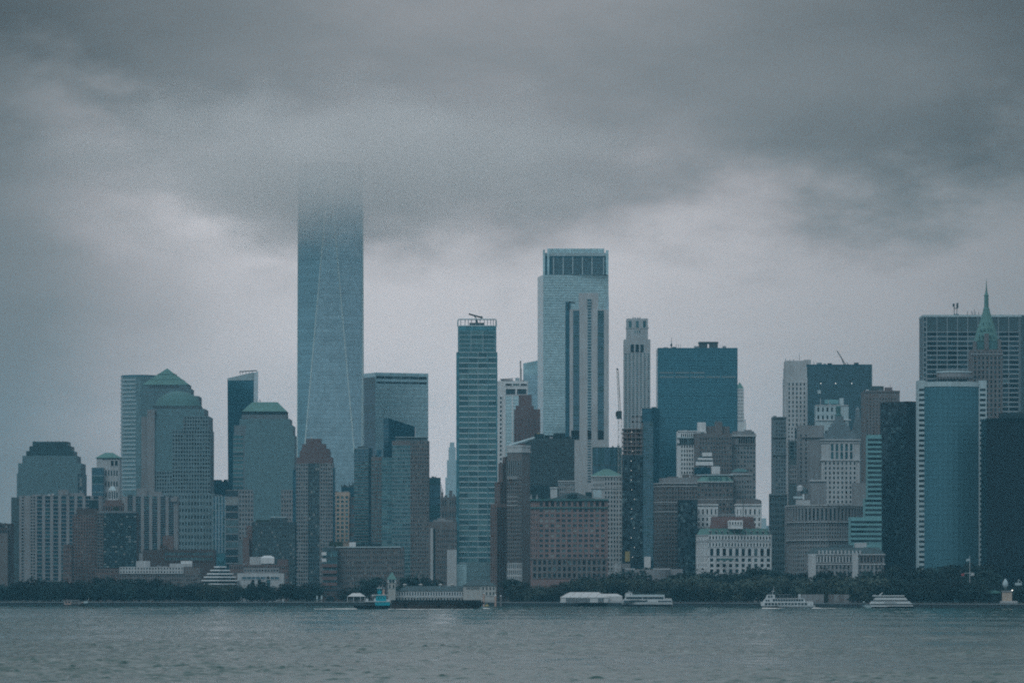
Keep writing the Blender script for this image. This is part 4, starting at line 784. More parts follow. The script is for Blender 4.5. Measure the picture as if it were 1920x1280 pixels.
e = b.t(1370, 1417, 812, m='stone', D=30); b.f(e, 'F', y0=836, y1=960, nx=8, nf=15, wx=.55, wz=.5, wall='stone', glass='lighter', pd=.3); b.f(e, 'F', y0=818, y1=831, u=(.3, .96), nx=7, nf=1, wx=.7, wz=.9, wall='stone', glass='dark', pd=.5)
b.bx('cornice', 1369, 1418.5, 815, 818, -1.6, 4, 'limestone'); b.bx('cornice', 1370, 1417.8, 832, 834, -1, 3, 'stone'); b.bx('attic', 1374, 1414, 808, 812, 3, 12, 'stone'); b.bx('attic', 1396, 1410, 805.5, 808, 5, 8, 'stone'); b.done(4)
b = B('stepped_block', 'white stepped penthouse storeys above dark screen in front of brown block', 3780, 1322)
b.t(1301, 1338, 876, m='brown_stone', D=20)
for l, r, a, c in ((1305, 1337, 865, 872), (1309, 1336, 858, 862), (1317, 1335, 848, 855)): b.bx('storey', l, r, a, c, 2, 10, 'white_stone')
for l, r, a, c in ((1306, 1336, 862, 865), (1311, 1335, 855, 858)): b.bx('recess', l, r, a, c, 3, 9, 'slate')
b.bx('screen', 1302, 1332, 876, 888, -.6, .8, 'glass_night'); b.bx('dormer', 1334, 1350, 874, 888, -1, 6, 'white_stone'); b.done(4)
b = B('curved_office_house', 'grey brown curved office house with deep cornices left of the dark glass box', 3580, 1262)
Yc = 3610; pts = [(PX(1228, Yc), Yc + 22)] + [(PX(1228 + i * 5, Yc), Yc + 10 - 10 * math.sin(i / 4 * 1.2)) for i in range(1, 5)] + [(PX(1308, Yc), Yc + 1), (PX(1308, Yc), Yc + 30), (PX(1228, Yc), Yc + 30)]
b.mb('wall').prism(pts, GROUND, PZ(906, Yc), 'brown_stone', cap='roofing')
b.mb('upper_storey').prism([(x + 4, y + 3) for x, y in pts[:-3]] + [(pts[-3][0], pts[-3][1] + 3), pts[-2], (pts[-1][0] + 4, pts[-1][1])], PZ(906, Yc), PZ(895, Yc), 'stone', cap='roofing')
for i in range(5):
    p, q = pts[i], pts[i + 1]; ee = dict(F=(p, q), z=(GROUND, PZ(908, Yc)), Y=Yc); n = 2 if i < 4 else 11
    b.f(ee, 'F', y0=912, y1=1070, nx=n, nf=20, wx=.5, wz=.5, wall='brown_stone', glass='dark', pd=.35)
    l = math.dist(p, q); dx, dy = (q[1] - p[1]) / l, -(q[0] - p[0]) / l
    for y, k in ((905, 1.4), (910, .6), (958, .7), (940, .5)): b.mb('cornice').prism([(p[0] + dx * k, p[1] + dy * k), (q[0] + dx * k, q[1] + dy * k), q, p], PZ(y + 1.5, Yc), PZ(y, Yc), 'limestone')
for x, y, w in ((1286, 889, 12), (1262, 893, 20), (1300, 891, 10)): b.bx('roof_house', x - w / 2, x + w / 2, y, 897, 45, 8, 'brown_stone')
b.done(4)
b = B('glass_box', 'dark blue glass box office without visible floors right of the curved house', 3520, 1290)
e = b.t(1271.5, 1308, 936.5, m='glass_night', D=30); b.f(e, 'F', nx=8, nf=36, wx=.95, wz=.92, wall='dark_panel', glass='dark', pd=.08); b.done()
b = B('copper_mansard_house', 'stone office house with green copper mansard and dormers below white storeys', 3720, 1340)
e = b.t(1307, 1374, 902, m='brown_stone', D=28); b.f(e, 'F', y0=905, y1=985, nx=10, nf=9, wx=.55, wz=.5, wall='brown_stone', glass='mix', pd=.35); b.hip('roof', e, 890.5, 5, 'copper', .6)
for x in (1331, 1338, 1344, 1351, 1363): b.bx('dormer', x - 1.8, x + 1.8, 894, 901, -.2, 4, 'dark_copper')
b.bx('cornice', 1306, 1375, 902, 904, -1.2, 3, 'limestone'); b.bx('cornice', 1306, 1375, 889, 891, 3, 18, 'pale_panel'); b.bx('string_course_grid', 1306, 1374, 935, 936.5, -.7, 2, 'limestone'); b.done(4)
b = B('dark_roofed_house', 'grey stone house with dark rounded roof and paired windows at the skyline gap', 3740, 1398)
e = b.t(1370, 1410, 888, m='stone', D=28); b.f(e, 'F', y0=898, y1=985, nx=8, nf=9, wx=.5, wz=.5, wall='stone', glass='mix', pd=.35)
e2 = b.t(1372, 1403, 884, 888, m='stone', part='attic'); b.hip('roof', e2, 878, 4, 'dark_copper', .5); b.t(1402, 1421, 935, m='stone', dY=4, D=20, part='side_wing'); b.bx('cornice', 1369, 1411, 888, 890, -1, 3, 'limestone'); b.done(4)
b = B('twin_tower_house', 'ornate office house with twin white columned towers above the red roof', 3560, 1368)
e = b.t(1306, 1428, 962, m='stone', D=26); b.f(e, 'F', y0=964, nx=20, nf=12, wx=.5, wz=.55, wall='stone', glass='dark', pd=.35)
for l, r in ((1306, 1346), (1379, 1393), (1394, 1428)):
    e2 = b.t(l, r, 947, 990, m='white_stone', dY=-2, D=14, part='tower'); b.f(e2, 'F', y0=952, y1=966, nx=max(2, int((r - l) / 7)), nf=1, wx=.35, wz=.7, wall='white_stone', glass='dark', pd=.4); b.f(e2, 'F', y0=968, y1=988, nx=max(2, int((r - l) / 7)), nf=2, wx=.4, wz=.6, wall='white_stone', glass='dark', pd=.4)
    b.bx('cornice', l - 1, r + 1, 944.5, 947, -3, 16, 'white_stone'); b.bx('tower_attic', l + 2, r - 2, 936, 944.5, 0, 10, 'brown_stone')
    for x in (l + 2, r - 2): b.bx('quoin', x - 1.2, x + 1.2, 952, 990, -2.8, 1, 'white_stone')
b.bx('tower_attic', 1418, 1428, 938, 945, 1, 8, 'stone'); b.done(4)
b = B('green_roofed_house', 'white corner office house with red roof and green copper mansard', 3420, 1376)
e = b.t(1306, 1446, 1003, c=1328, m='limestone', rot=24)
for side, n in (('R', 10), ('L', 7)):
    b.f(e, side, y0=1003, y1=1012, nx=n * 2, nf=1, wx=.5, wz=.7, wall='white_stone', glass='dark', pd=.5)
    b.f(e, side, y0=1016, y1=1025, nx=n * (2 if side == 'R' else 1), nf=1, wx=.5, wz=.7, wall='white_stone', glass='dark', pd=.5)
    b.f(e, side, y0=1027, y1=1042, nx=n, nf=1, wx=.55 if side == 'R' else .35, wz=.9, wall='white_stone', glass='dark', pd=.6, ind=True, name='arched_window')
    b.f(e, side, y0=1044, y1=1085, nx=n, nf=4, wx=.52 if side == 'R' else .35, wz=.62, wall='white_stone', glass='dark', pd=.5, ind=True)
P = e['poly']; cx = sum(p[0] for p in P) / 4; cyy = sum(p[1] for p in P) / 4
sc = lambda k: [(cx + (p[0] - cx) * k, cyy + (p[1] - cyy) * k) for p in P]
for y0, y1, k in ((1001.5, 1003.5, 1.03), (1012.5, 1015, 1.025), (1025, 1027, 1.02), (1042, 1044, 1.02)): b.mb('cornice').prism(sc(k), PZ(y1, 3420), PZ(y0, 3420), 'limestone')
b.mb('mansard').prism(sc(1.0), PZ(1002, 3420), PZ(990, 3420), 'copper', top=sc(.9), cap='roofing')
u = ((P[1][0] - P[0][0]), (P[1][1] - P[0][1]))
for i in range(11):
    m = MB(); t = .03 + i * .093; x, y = P[0][0] + u[0] * t, P[0][1] + u[1] * t; m.box(x - 1.0, x + 1.0, y + .3, y + 3, PZ(1001, 3420), PZ(994, 3420), 'limestone'); m.box(x - .7, x + .7, y + .1, y + .35, PZ(1000.5, 3420), PZ(995, 3420), 'pane_dark'); put('dormer', m.mesh('dormer', b.o), b.e)
b.mb('roof').prism([(cx + (p[0] - cx) * .62 - 1, cyy + (p[1] - cyy) * .6) for p in P], PZ(992, 3435), PZ(968, 3435), 'red_roof', top=[(cx + (p[0] - cx) * .56 - 1, cyy + (p[1] - cyy) * .45) for p in P])
b.bx('roof_house', 1365, 1393, 975, 991, 6, 6, 'white_stone'); e2 = dict(F=((PX(1366, 3426), 3425.9), (PX(1392, 3426), 3425.9)), z=(PZ(990, 3426), PZ(976, 3426)), Y=3426); b.f(e2, 'F', y0=977, y1=984, nx=5, nf=1, wx=.45, wz=.7, wall='white_stone', glass='dark', pd=.2, name='roof_window', ind=True)
b.bx('balcony', 1349, 1376, 1046, 1050, -1.5, 2, 'dark_copper'); b.done(4)
b = B('distant_tower', 'faint hazy block in the open gap right of the green roofed house', 8000, 1434)
e = b.t(1428, 1437, 971, m='pale_panel', D=40); b.t(1436, 1446, 985, m='pale_panel', D=40, dY=20, part='lower_block'); b.done()

b = B('ornate_tower', 'narrow ornate dark stone tower at the right side of the skyline gap', 3640, 1460)
e = b.t(1449, 1474, 781, m='granite', D=22); b.f(e, 'F', y0=790, y1=1060, u=(.2, .98), nx=4, nf=38, wx=.55, wz=.6, wall='granite', glass='mix', pd=.4); b.bx('cornice', 1447.5, 1475, 781, 783.5, -1.2, 3, 'granite'); b.bx('cornice', 1447, 1475, 818, 820, -1.4, 3, 'granite'); b.bx('cornice', 1447.5, 1475, 851, 853, -1.2, 3, 'granite')
e = b.t(1443, 1476, 926, m='dark_stone', dY=-6, D=10, part='base_wing'); b.f(e, 'F', y0=930, nx=7, nf=18, wx=.5, wz=.55, wall='dark_stone', glass='dark', pd=.4); b.bx('cornice', 1442, 1476, 925, 928, -7, 3, 'granite'); b.bx('parapet', 1450, 1456, 779, 782, 0, 3, 'granite'); b.done()
b = B('limestone_tower', 'tall limestone setback tower beside the black office slab', 3850, 1492)
e = b.t(1471, 1514, 708, m='limestone', D=26); b.f(e, 'F', y0=716, y1=800, u=(.12, .95), nx=5, nf=10, wx=.4, wz=.6, wall='limestone', glass='mix', pd=.5); b.f(e, 'F', y0=800, y1=960, u=(.12, .95), nx=6, nf=22, wx=.45, wz=.55, wall='limestone', glass='mix', pd=.5)
e2 = b.t(1472, 1513, 688, 708, m='limestone', part='crown'); b.bx('tall_window', 1489, 1495, 696, 709, 1.0, 2, 'pane_dark'); b.t(1473, 1512, 676, 688, m='limestone', part='crown'); b.bx('crown', 1508, 1520.5, 674, 683, 8, 9, 'limestone')
for x in (1473, 1481, 1488): b.bx('finial', x - .8, x + .8, 673, 676, 6, 1, 'limestone')
b.rod('antenna', 1499, 676, 1499, 661, .2, 8, 'dark_steel', r1=.06)
e = b.t(1480, 1500, 826, m='dark_stone', dY=-12, D=12, part='dark_wing'); b.f(e, 'F', y0=828, y1=860, nx=2, nf=5, wx=.7, wz=.6, wall='dark_stone', glass='dark', pd=.3); b.f(e, 'F', y0=872, y1=905, nx=6, nf=4, wx=.5, wz=.7, wall='stone', glass='dark', pd=.3)
b.bx('plant_opening', 1491, 1500, 804, 822, -1, 3, 'glass_night'); b.done()
b = B('black_office_slab', 'black glass office slab with small roof crane behind limestone tower', 4150, 1573)
e = b.t(1505, 1634, 683, m='glass_deep', D=40); b.f(e, 'F', y0=686, y1=800, nx=40, nf=30, wx=.85, wz=.72, wall='slate', glass='blue', pd=.15); b.t(1633, 1635.5, 683, m='pale_panel', dY=1, D=38, part='edge_strip')
lattice(b, 'roof_crane', 1585, 683, 1569.5, 657.5, 1.6, 9, 'dark_steel', 8); b.rod('roof_crane', 1578, 672, 1582, 683, .3, 8, 'dark_steel'); b.rod('antenna', 1527, 683, 1525, 677, .2, 5, 'dark_steel'); b.rod('antenna', 1589, 683, 1588, 679, .3, 5, 'dark_steel')
for x in (1539, 1567, 1597): b.bx('roof_lamp', x - .5, x + .5, 718, 719.3, -.6, .4, 'lamp_white')
b.bx('signboard', 1533, 1539, 731, 738, -.6, .5, 'pale_panel'); b.done(6)
b = B('white_roof_house', 'small white office block with roof pipes before the black slab', 4000, 1560)
e = b.t(1530, 1591, 759, m='pale_panel', D=20); b.f(e, 'F', y0=760, y1=790, u=(.0, .7), nx=5, nf=2, wx=.4, wz=.55, wall='pale_panel', glass='dark', pd=.3); b.bx('ledge', 1529, 1596, 786, 787.5, -1, 3, 'white_stone'); b.bx('ledge', 1530, 1591, 759, 760.2, -.6, 3, 'white_paint'); b.bx('roof_plant', 1547, 1572, 749, 757, 6, 6, 'teal_panel'); b.bx('roof_plant', 1574, 1582, 746, 759, 5, 5, 'pale_panel'); b.rod('antenna', 1538.5, 759, 1538.5, 746, .25, 4, 'white_paint'); b.rod('antenna', 1553, 759, 1553, 749, .2, 4, 'white_paint'); b.done(4)
b = B('pyramid_roof_tower', 'tower with tall ribbed stone pyramid roof behind the columned tower', 3920, 1608)
e = b.t(1592, 1623, 848, m='granite', D=22)
for i in range(14):
    k = i / 14; y = 848 - i * 4.6; mm = b.mb('roof'); l, r = 1590 + 14 * k, 1621 - 5 * k; Yq = 3920 + 9 * k; mm.box(PX(l, Yq), PX(r, Yq), Yq, Yq + 20 - 18 * k, PZ(y, Yq), PZ(y - 4.7, Yq), 'granite'); b.bx('roof_rib_grid', l - .3, r + .3, y - .8, y, 9 * k - .3, .5, 'slate')
b.bx('lantern', 1604.5, 1612, 768, 785, 10, 5, 'granite'); b.hip('lantern', dict(poly=[(PX(1604.5, 3930), 3930), (PX(1612, 3930), 3930), (PX(1612, 3930), 3935), (PX(1604.5, 3930), 3935)], z=(0, PZ(768, 3930)), Y=3930), 762, 9, 'granite'); b.done()
b = B('brown_office_tower', 'brown grey office tower with water tanks on its roof behind black tower', 3800, 1653)
e = b.t(1619.5, 1687, 733, m='brown_stone', D=30); b.f(e, 'F', y0=745, y1=900, u=(.05, .5), nx=5, nf=26, wx=.3, wz=.5, wall='brown_stone', glass='mix', pd=.6); b.f(e, 'F', y0=745, y1=900, u=(.5, .9), nx=5, nf=26, wx=.4, wz=.5, wall='brown_stone', glass='dark', pd=.5)
b.bx('water_tank', 1624, 1629, 730, 734, 6, 4, 'white_paint'); b.bx('roof_house', 1634, 1657, 723.5, 733, 8, 8, 'slate'); b.bx('roof_house', 1660, 1673, 726, 733, 8, 8, 'red_granite'); b.bx('parapet', 1619, 1687.5, 732, 735, -.6, 2, 'brown_stone'); b.rod('antenna', 1669, 726, 1669, 720, .15, 10, 'dark_steel'); b.done(4)
# columned tower over the curved office house
b = B('columned_tower', 'stone tower with colonnade and stepped pyramid roof over curved office house', 3680, 1560)
e = b.t(1540, 1612, 826, m='limestone', D=26); b.f(e, 'F', y0=831, y1=861, u=(.22, .84), nx=5, nf=2, wx=.55, wz=.9, wall='limestone', glass='teal', pd=.8, ind=True); b.f(e, 'F', y0=864, y1=945, u=(.06, .92), nx=8, nf=9, wx=.4, wz=.55, wall='limestone', glass='dark', pd=.5, ind=True)
for y, k in ((823, 1.6), (861, 1.2), (828, .6)): b.bx('cornice', 1539.5 - k, 1612.5 + k, y, y + 2.5, -k, 6, 'limestone')
for l, r, a, c in ((1545, 1606, 812, 823), (1550, 1600, 806, 812), (1556, 1594, 799, 806), (1560, 1589, 793, 799), (1564, 1585, 787, 793), (1567, 1582, 780, 787)): b.t(l, r, a, c, m='granite', part='stepped_roof', cap='granite')
m = b.mb('lantern'); zz = lambda y: PZ(y, 3693); m.lathe(PX(1572, 3693), 3693, [(2.6, zz(780)), (2.6, zz(777)), (1.7, zz(776)), (1.7, zz(764)), (2.0, zz(763)), (.4, zz(760))], 'dark_copper', 10)
e = b.t(1497, 1545, 797, m='stone', dY=3, D=24, part='west_wing'); b.f(e, 'F', y0=812, y1=905, u=(.0, .4), nx=2, nf=11, wx=.3, wz=.5, wall='stone', glass='dark', pd=.3); b.bx('cornice', 1502, 1545, 818, 820, 1.5, 3, 'stone'); b.bx('west_wing', 1508, 1545, 797, 820, 4, 4, 'limestone')
b.done()
b = B('curved_stone_house', 'huge curved stone office house with tall pilasters behind the park', 3500, 1545)
cx = PX(1545, 3545); n = 14; R = 68 * 3545 / FPX * 1.02
pts = [(cx + R * math.cos(rad(a)) * 1.0, 3545 + 50 * math.sin(rad(a))) for a in np.linspace(183, 357, n + 1)]
b.mb('wall').prism(pts + [(cx + R, 3575), (cx - R, 3575)], GROUND, PZ(947, 3500), 'stone', cap='roofing')
for i in range(n):
    ee = dict(F=(pts[i], pts[i + 1]), z=(GROUND, PZ(947, 3500)), Y=3500)
    b.f(ee, 'F', y0=952, y1=976, nx=2, nf=1, wx=.5, wz=.9, wall='stone', glass='dark', pd=.8); b.f(ee, 'F', y0=981, y1=1010, nx=3, nf=4, wx=.5, wz=.55, wall='stone', glass='dark', pd=.4); b.f(ee, 'F', y0=1014, y1=1080, nx=3, nf=8, wx=.5, wz=.55, wall='stone', glass='dark', pd=.4)
    p, q = pts[i], pts[i + 1]; l = math.dist(p, q); dx, dy = (q[1] - p[1]) / l, -(q[0] - p[0]) / l
    for y, k in ((946, 1.8), (949.5, 1.0), (977, 1.4), (1011, 1.4)): b.mb('cornice').prism([(p[0] + dx * k, p[1] + dy * k), (q[0] + dx * k, q[1] + dy * k), q, p], PZ(y + 2, 3500), PZ(y, 3500), 'limestone')
b.bx('roof_house', 1520, 1549, 901, 946, 30, 10, 'stone'); b.bx('roof_house', 1519, 1550, 899, 902, 29, 12, 'limestone'); b.bx('roof_house', 1493, 1519, 937, 946, 20, 8, 'limestone'); b.bx('roof_house', 1600, 1628, 905, 960, 34, 14, 'stone'); b.bx('roof_house', 1488, 1505, 930, 934, 22, 5, 'pale_panel'); b.bx('roof_house', 1505, 1508, 926, 936, 22, 2, 'white_stone')
m = b.mb('water_tank'); m.lathe(PX(1508, 3530), 3530, [(2.8, PZ(925, 3530)), (2.8, PZ(917, 3530)), (.3, PZ(913, 3530))], 'dark_stone', 12); m.lathe(PX(1500, 3528), 3528, [(2.2, PZ(920, 3528)), (2.2, PZ(912, 3528)), (.3, PZ(909, 3528))], 'limestone', 12)
b.rod('antenna', 1523, 899, 1523, 882, .2, 34, 'steel'); b.rod('antenna', 1531, 899, 1531, 886, .2, 34, 'steel'); b.done(4)
b = B('striped_office_block', 'office block striped in pale teal and dark window bands', 3420, 1630)
e = b.t(1595, 1653, 969, m='teal_panel', D=24); b.f(e, 'F', y0=974, y1=1018, nx=2, nf=5, wz=.52, mode='band', wall='teal_panel', glass='dark', pd=.3, ind=True, frame='spandrel_panel')
e = b.t(1622, 1653, 934, 969, m='teal_panel', dY=2, D=20, part='setback'); b.f(e, 'F', nx=1, nf=4, wz=.52, mode='band', wall='teal_panel', glass='dark', pd=.3, ind=True, frame='spandrel_panel')
e = b.t(1627, 1653, 815, 934, m='teal_panel', dY=4, D=18, part='upper_block'); b.f(e, 'F', y0=820, nx=1, nf=13, wz=.55, mode='band', wall='teal_panel', glass='dark', pd=.3, ind=True, frame='spandrel_panel'); b.done(4)
b = B('custom_house', 'low ornate stone palace with columned front and green mansard, behind park trees', 3330, 1585)
e = b.t(1516, 1658, 1038, m='stone', D=34); b.f(e, 'F', y0=1042, y1=1054, u=(.03, .66), nx=15, nf=1, wx=.5, wz=.85, wall='limestone', glass='dark', pd=.9); b.f(e, 'F', y0=1058, y1=1078, u=(.03, .97), nx=18, nf=2, wx=.45, wz=.6, wall='stone', glass='dark', pd=.6); b.f(e, 'F', y0=1042, y1=1054, u=(.68, .98), nx=7, nf=1, wx=.5, wz=.8, wall='brown_stone', glass='dark', pd=.6)
b.hip('mansard', e, 1026, 3.5, 'slate', .3); b.hip('mansard', dict(poly=[(PX(1615, 3336), 3336), (PX(1654, 3336), 3336), (PX(1654, 3336), 3350), (PX(1615, 3336), 3350)], z=(0, PZ(1034, 3336)), Y=3336), 1025, 2, 'dark_copper')
for i in range(12): x = 1536 + i * 7.0; b.bx('dormer', x - 1.6, x + 1.6, 1031, 1037.5, -.6, 3, 'limestone')
for y, k in ((1038, 1.2), (1056, 1.0)): b.bx('cornice', 1514, 1660, y, y + 2, -k, 4, 'limestone')
b.bx('corner_pavilion', 1516, 1530, 1040, 1090, -2, 6, 'limestone'); b.bx('corner_pavilion', 1598, 1609, 1036, 1095, -2.4, 6, 'limestone'); b.bx('roof_house', 1603, 1625, 1017, 1030, 10, 8, 'limestone'); b.bx('roof_ridge', 1556, 1600, 1021, 1027, 12, 8, 'dark_stone'); b.done(4)

b = B('office_slab', 'black glass office slab left of the curved mirrored tower', 3440, 1686)
e = b.t(1651, 1722, 752, m='glass_night', D=40, c=1700, rot=30); b.f(e, 'L', nx=10, nf=64, wx=.9, wz=.85, wall='dark_panel', glass='dark', pd=.1); b.f(e, 'R', nx=5, nf=64, wx=.9, wz=.85, wall='dark_panel', glass='black', pd=.1); b.rod('antenna', 1719, 752, 1717, 746, .2, 6, 'dark_steel'); b.done(6)
# curved mirrored tower
b = B('curved_glass_tower', 'curved mirrored blue glass tower with striped pale corner shafts', 3380, 1786)
Y = 3380; cx = PX(1786, Y); hwid = 51 * Y / FPX
pts = [(cx + hwid * math.sin(rad(a)) / math.sin(rad(60)), Y + 9 - 14 * (math.cos(rad(a)) - .5) * 2 * .6) for a in np.linspace(-60, 60, 13)]
b.mb('wall').prism(pts + [(cx + hwid, Y + 26), (cx - hwid, Y + 26)], GROUND - 1, PZ(718, Y), 'glass_green', cap='roofing')
for i in range(12):
    p, q = pts[i], pts[i + 1]; l = math.dist(p, q); dx, dy = (q[1] - p[1]) / l, -(q[0] - p[0]) / l; ee = dict(F=(p, q), z=(PZ(1095, Y), PZ(718, Y)), Y=Y)
    b.f(ee, 'F', y0=724, y1=1090, nx=1, nf=22, wz=.965, wx=.985, wall='slate', glass='panel', pd=.08, ind=True, name='glass_panel')
    b.mb('cornice').prism([(p[0] + dx * .6, p[1] + dy * .6), (q[0] + dx * .6, q[1] + dy * .6), q, p], PZ(724, Y), PZ(715, Y), 'pale_panel')
for l, r in ((1721, 1735), (1835, 1850)):
    e = b.t(l, r, 713, 1096, m='pale_panel', dY=9, D=16, part='corner_shaft'); e['z'] = (PZ(1086 if l < 1800 else 1096, e['Y']), e['z'][1]); b.f(e, 'F', y0=726, nx=1, nf=38 if l < 1800 else 39, wz=.5, wx=.72, wall='pale_panel', glass='dark', pd=.25, ind=True)
b.t(1723, 1736, 1096, m='slate', dY=10, D=14, part='corner_base'); b.t(1834, 1848, 1096, m='slate', dY=10, D=14, part='corner_base')
zz = lambda y: PZ(y, 3402); m = b.mb('roof_ring'); m.lathe(PX(1789, 3402), 3402, [(12.3, zz(711)), (12.3, zz(708)), (12.6, zz(708)), (12.6, zz(697)), (11.5, zz(696))], 'concrete', 28)
m.lathe(PX(1789, 3402), 3402, [(13.0, zz(699.5)), (13.0, zz(696)), (12, zz(695.9))], 'pale_panel', 28)
for i in range(14):
    x = 1750 + i * 6; b.rod('roof_truss_grid', x, 713, x + 3, 706, .25, 8, 'dark_steel'); b.rod('roof_truss_grid', x + 3, 706, x + 6, 713, .25, 8, 'dark_steel')
for x in (1775, 1785, 1793, 1805): b.rod('antenna', x, 697, x + 1, 689, .2, 20, 'steel')
b.done()
b = B('broad_office_slab', 'broad grey steel-gridded office slab on the skyline behind the green spire', 4100, 1826)
e = b.t(1731, 1918, 592, m='granite', D=40)
b.f(e, 'F', y0=594, y1=622, u=(.035, .96), nx=9, nf=1, wx=.93, wz=.97, wall='slab_grid', glass='slate', pd=.5, ind=True, name='attic_panel'); b.f(e, 'F', y0=622, y1=850, u=(.035, .96), nx=9, nf=26, wx=.93, wz=.74, wall='slab_grid', glass='dark', pd=.5, ind=True); b.f(e, 'F', y0=594, y1=850, u=(.0, .035), nx=1, nf=27, wx=.6, wz=.75, wall='slab_grid', glass='dark', pd=.3)
b.t(1730.5, 1918.5, 590, 594, m='pale_panel', dY=-.7, D=41, part='roof_edge')
for x in (1789, 1794): b.rod('radar_mast', x, 592, x + .4, 573, .3, 12, 'dark_steel')
b.bx('radar_mast', 1786.5, 1790, 569, 575, 11, 2, 'dark_steel'); b.bx('radar_mast', 1793.5, 1797, 568, 577, 11, 2, 'dark_steel'); b.rod('radar_mast', 1788, 578, 1796, 578, .3, 12, 'dark_steel')
for x, y in ((1814, 583), (1822, 582), (1824, 586), (1827, 580), (1829, 584), (1835, 585)): b.rod('antenna', x, 592, x, y, .2, 10, 'dark_steel')
b.mb('corner_edge').tube((PX(1918, 4101), 4101, GROUND), (PX(1918, 4101), 4101, PZ(591, 4101)), 2.2, 2.2, 'slate', 10); b.done(6)
b = B('spire_skyscraper', 'old stone skyscraper with green copper pyramid spire', 3920, 1850, cat='skyscraper')
e = b.t(1822, 1880, 655, m='brown_stone', D=28); b.f(e, 'F', y0=658, y1=790, u=(.04, .96), nx=7, nf=15, wx=.45, wz=.62, wall='brown_stone', glass='dark', pd=.5)
b.bx('cornice', 1821, 1881, 662, 665, -1, 3, 'stone'); b.bx('corner_turret', 1825, 1831, 640, 656, 2, 4, 'brown_stone'); b.bx('corner_turret', 1871, 1877, 636, 656, 2, 4, 'brown_stone'); b.bx('corner_turret', 1846, 1854, 625, 656, 0, 4, 'brown_stone')
e2 = b.t(1828, 1873, 640, 655, m='dark_copper', part='attic', dY=3, D=20)
Yq = 3936; cx = PX(1849.5, Yq)
prof = [(21.5, 640), (20.5, 634), (14.5, 612), (9.0, 594), (6.2, 584), (5.6, 580), (4.9, 577), (4.0, 576), (3.7, 556), (4.3, 554.5), (1.9, 548), (1.0, 537), (.25, 524)]
b.mb('spire').lathe(cx, Yq, [(r * Yq / FPX * 1.08, PZ(y, Yq)) for r, y in prof], 'copper', 8)
for k, (y, w, n) in enumerate(((631, 17, 5), (620, 13, 4), (609, 9, 3))):
    for i in range(n):
        x = 1849.5 + (i - (n - 1) / 2) * w * 2 / n; b.bx('dormer', x - 1, x + 1, y - 4, y, -1 + k * 2.5 + 6, 3, 'dark_copper')
b.rod('finial', 1849.5, 537, 1849.5, 522, .35, 16, 'dark_copper', r1=.08); b.done()
b = B('office_slab', 'huge near-black office slab cut off by the right edge', 3330, 1900)
Y = 3330; pts = [(PX(1850, Y), Y), (PX(1990, Y), Y - 10), (PX(1990, Y), Y + 50), (PX(1850, Y), Y + 40)]
b.mb('wall').prism(pts, GROUND - 1, PZ(784, Y), 'glass_black', cap='roofing'); b.f(dict(F=(pts[0], pts[1]), z=(GROUND, PZ(784, Y)), Y=Y), 'F', y0=790, y1=1100, nx=20, nf=44, wx=.9, wz=.8, wall='black_hull', glass='black', pd=.12)
b.bx('roof_house', 1877, 1935, 774, 786, 8, 18, 'dark_panel'); b.bx('roof_house', 1909, 1935, 771, 774, 10, 10, 'slate'); b.bx('roof_edge', 1848, 1860, 784, 786, -1, 3, 'dark_panel'); b.done(6)
# ------------------------------------------------------------------ trees
def leafmat(name, c):
    m, t, p = _base(name)
    ge = t.nodes.new('ShaderNodeTexCoord'); n1 = nnoise(t, ge.outputs['Object'], .5, 3, .6); oi = t.nodes.new('ShaderNodeObjectInfo')
    f = nmath(t, 'MULTIPLY', nmath(t, 'MULTIPLY_ADD', n1.outputs['Fac'], 1.2, .4), nmath(t, 'MULTIPLY_ADD', oi.outputs['Random'], 1.3, .4))
    mx = t.nodes.new('ShaderNodeVectorMath'); mx.operation = 'SCALE'; mx.inputs[0].default_value = c; t.links.new(f, mx.inputs['Scale']); t.links.new(mx.outputs[0], p.inputs['Base Color'])
    p.inputs['Roughness'].default_value = .8; p.inputs['Specular IOR Level'].default_value = .2
leafmat('leaf_dark', (.009, .027, .028)); leafmat('leaf_olive', (.034, .052, .044))
def crown(seed, mname, conifer=False):
    r = random.Random(seed); m = MB(); lobes = []
    for i in range(r.randint(14, 19)):
        a = r.uniform(0, 6.28); d = r.uniform(.1, .72) ** .7; z = r.uniform(.16, .88); d *= math.sqrt(max(.1, 1 - ((z - .5) / .62) ** 2))
        lobes.append((d * math.cos(a) * .62, d * math.sin(a) * .62, z, r.uniform(.15, .30)))
    if conifer: lobes = [((r.uniform(-1, 1)) * .34 * (1 - z), r.uniform(-1, 1) * .34 * (1 - z), z, .05 + .2 * (1 - z)) for z in [.15 + .8 * i / 14 for i in range(15)]]
    for k in range(1150):
        x0, y0, z0, R = r.choice(lobes); v = Vector((r.gauss(0, 1), r.gauss(0, 1), r.gauss(0, 1))).normalized(); q = R * r.uniform(.6, 1.05) ** .5
        c = Vector((x0, y0, z0)) + v * q; n = (v + Vector((r.gauss(0, .5), r.gauss(0, .5), r.gauss(0, .5)))).normalized()
        a = n.cross(Vector((0, 0, 1)) if abs(n.z) < .9 else Vector((1, 0, 0))).normalized(); b_ = n.cross(a); s = r.uniform(.028, .062); t = r.uniform(0, 3.1)
        A = a * math.cos(t) + b_ * math.sin(t); Bv = b_ * math.cos(t) - a * math.sin(t)
        m.add([tuple(c + A * s), tuple(c + Bv * s * .7), tuple(c - A * s), tuple(c - Bv * s * .7)], [(0, 1, 2, 3)], mname)
    return m.mesh('crown')
def trunk():
    m = MB(); m.tube((0, 0, -.02), (0, 0, .45), .03, .02, 'bark', 6)
    for i in range(5): a = i * 1.26 + .3; m.tube((0, 0, .28 + .03 * i), (.25 * math.cos(a), .25 * math.sin(a), .62), .014, .005, 'bark', 4)
    return m.mesh('trunk')
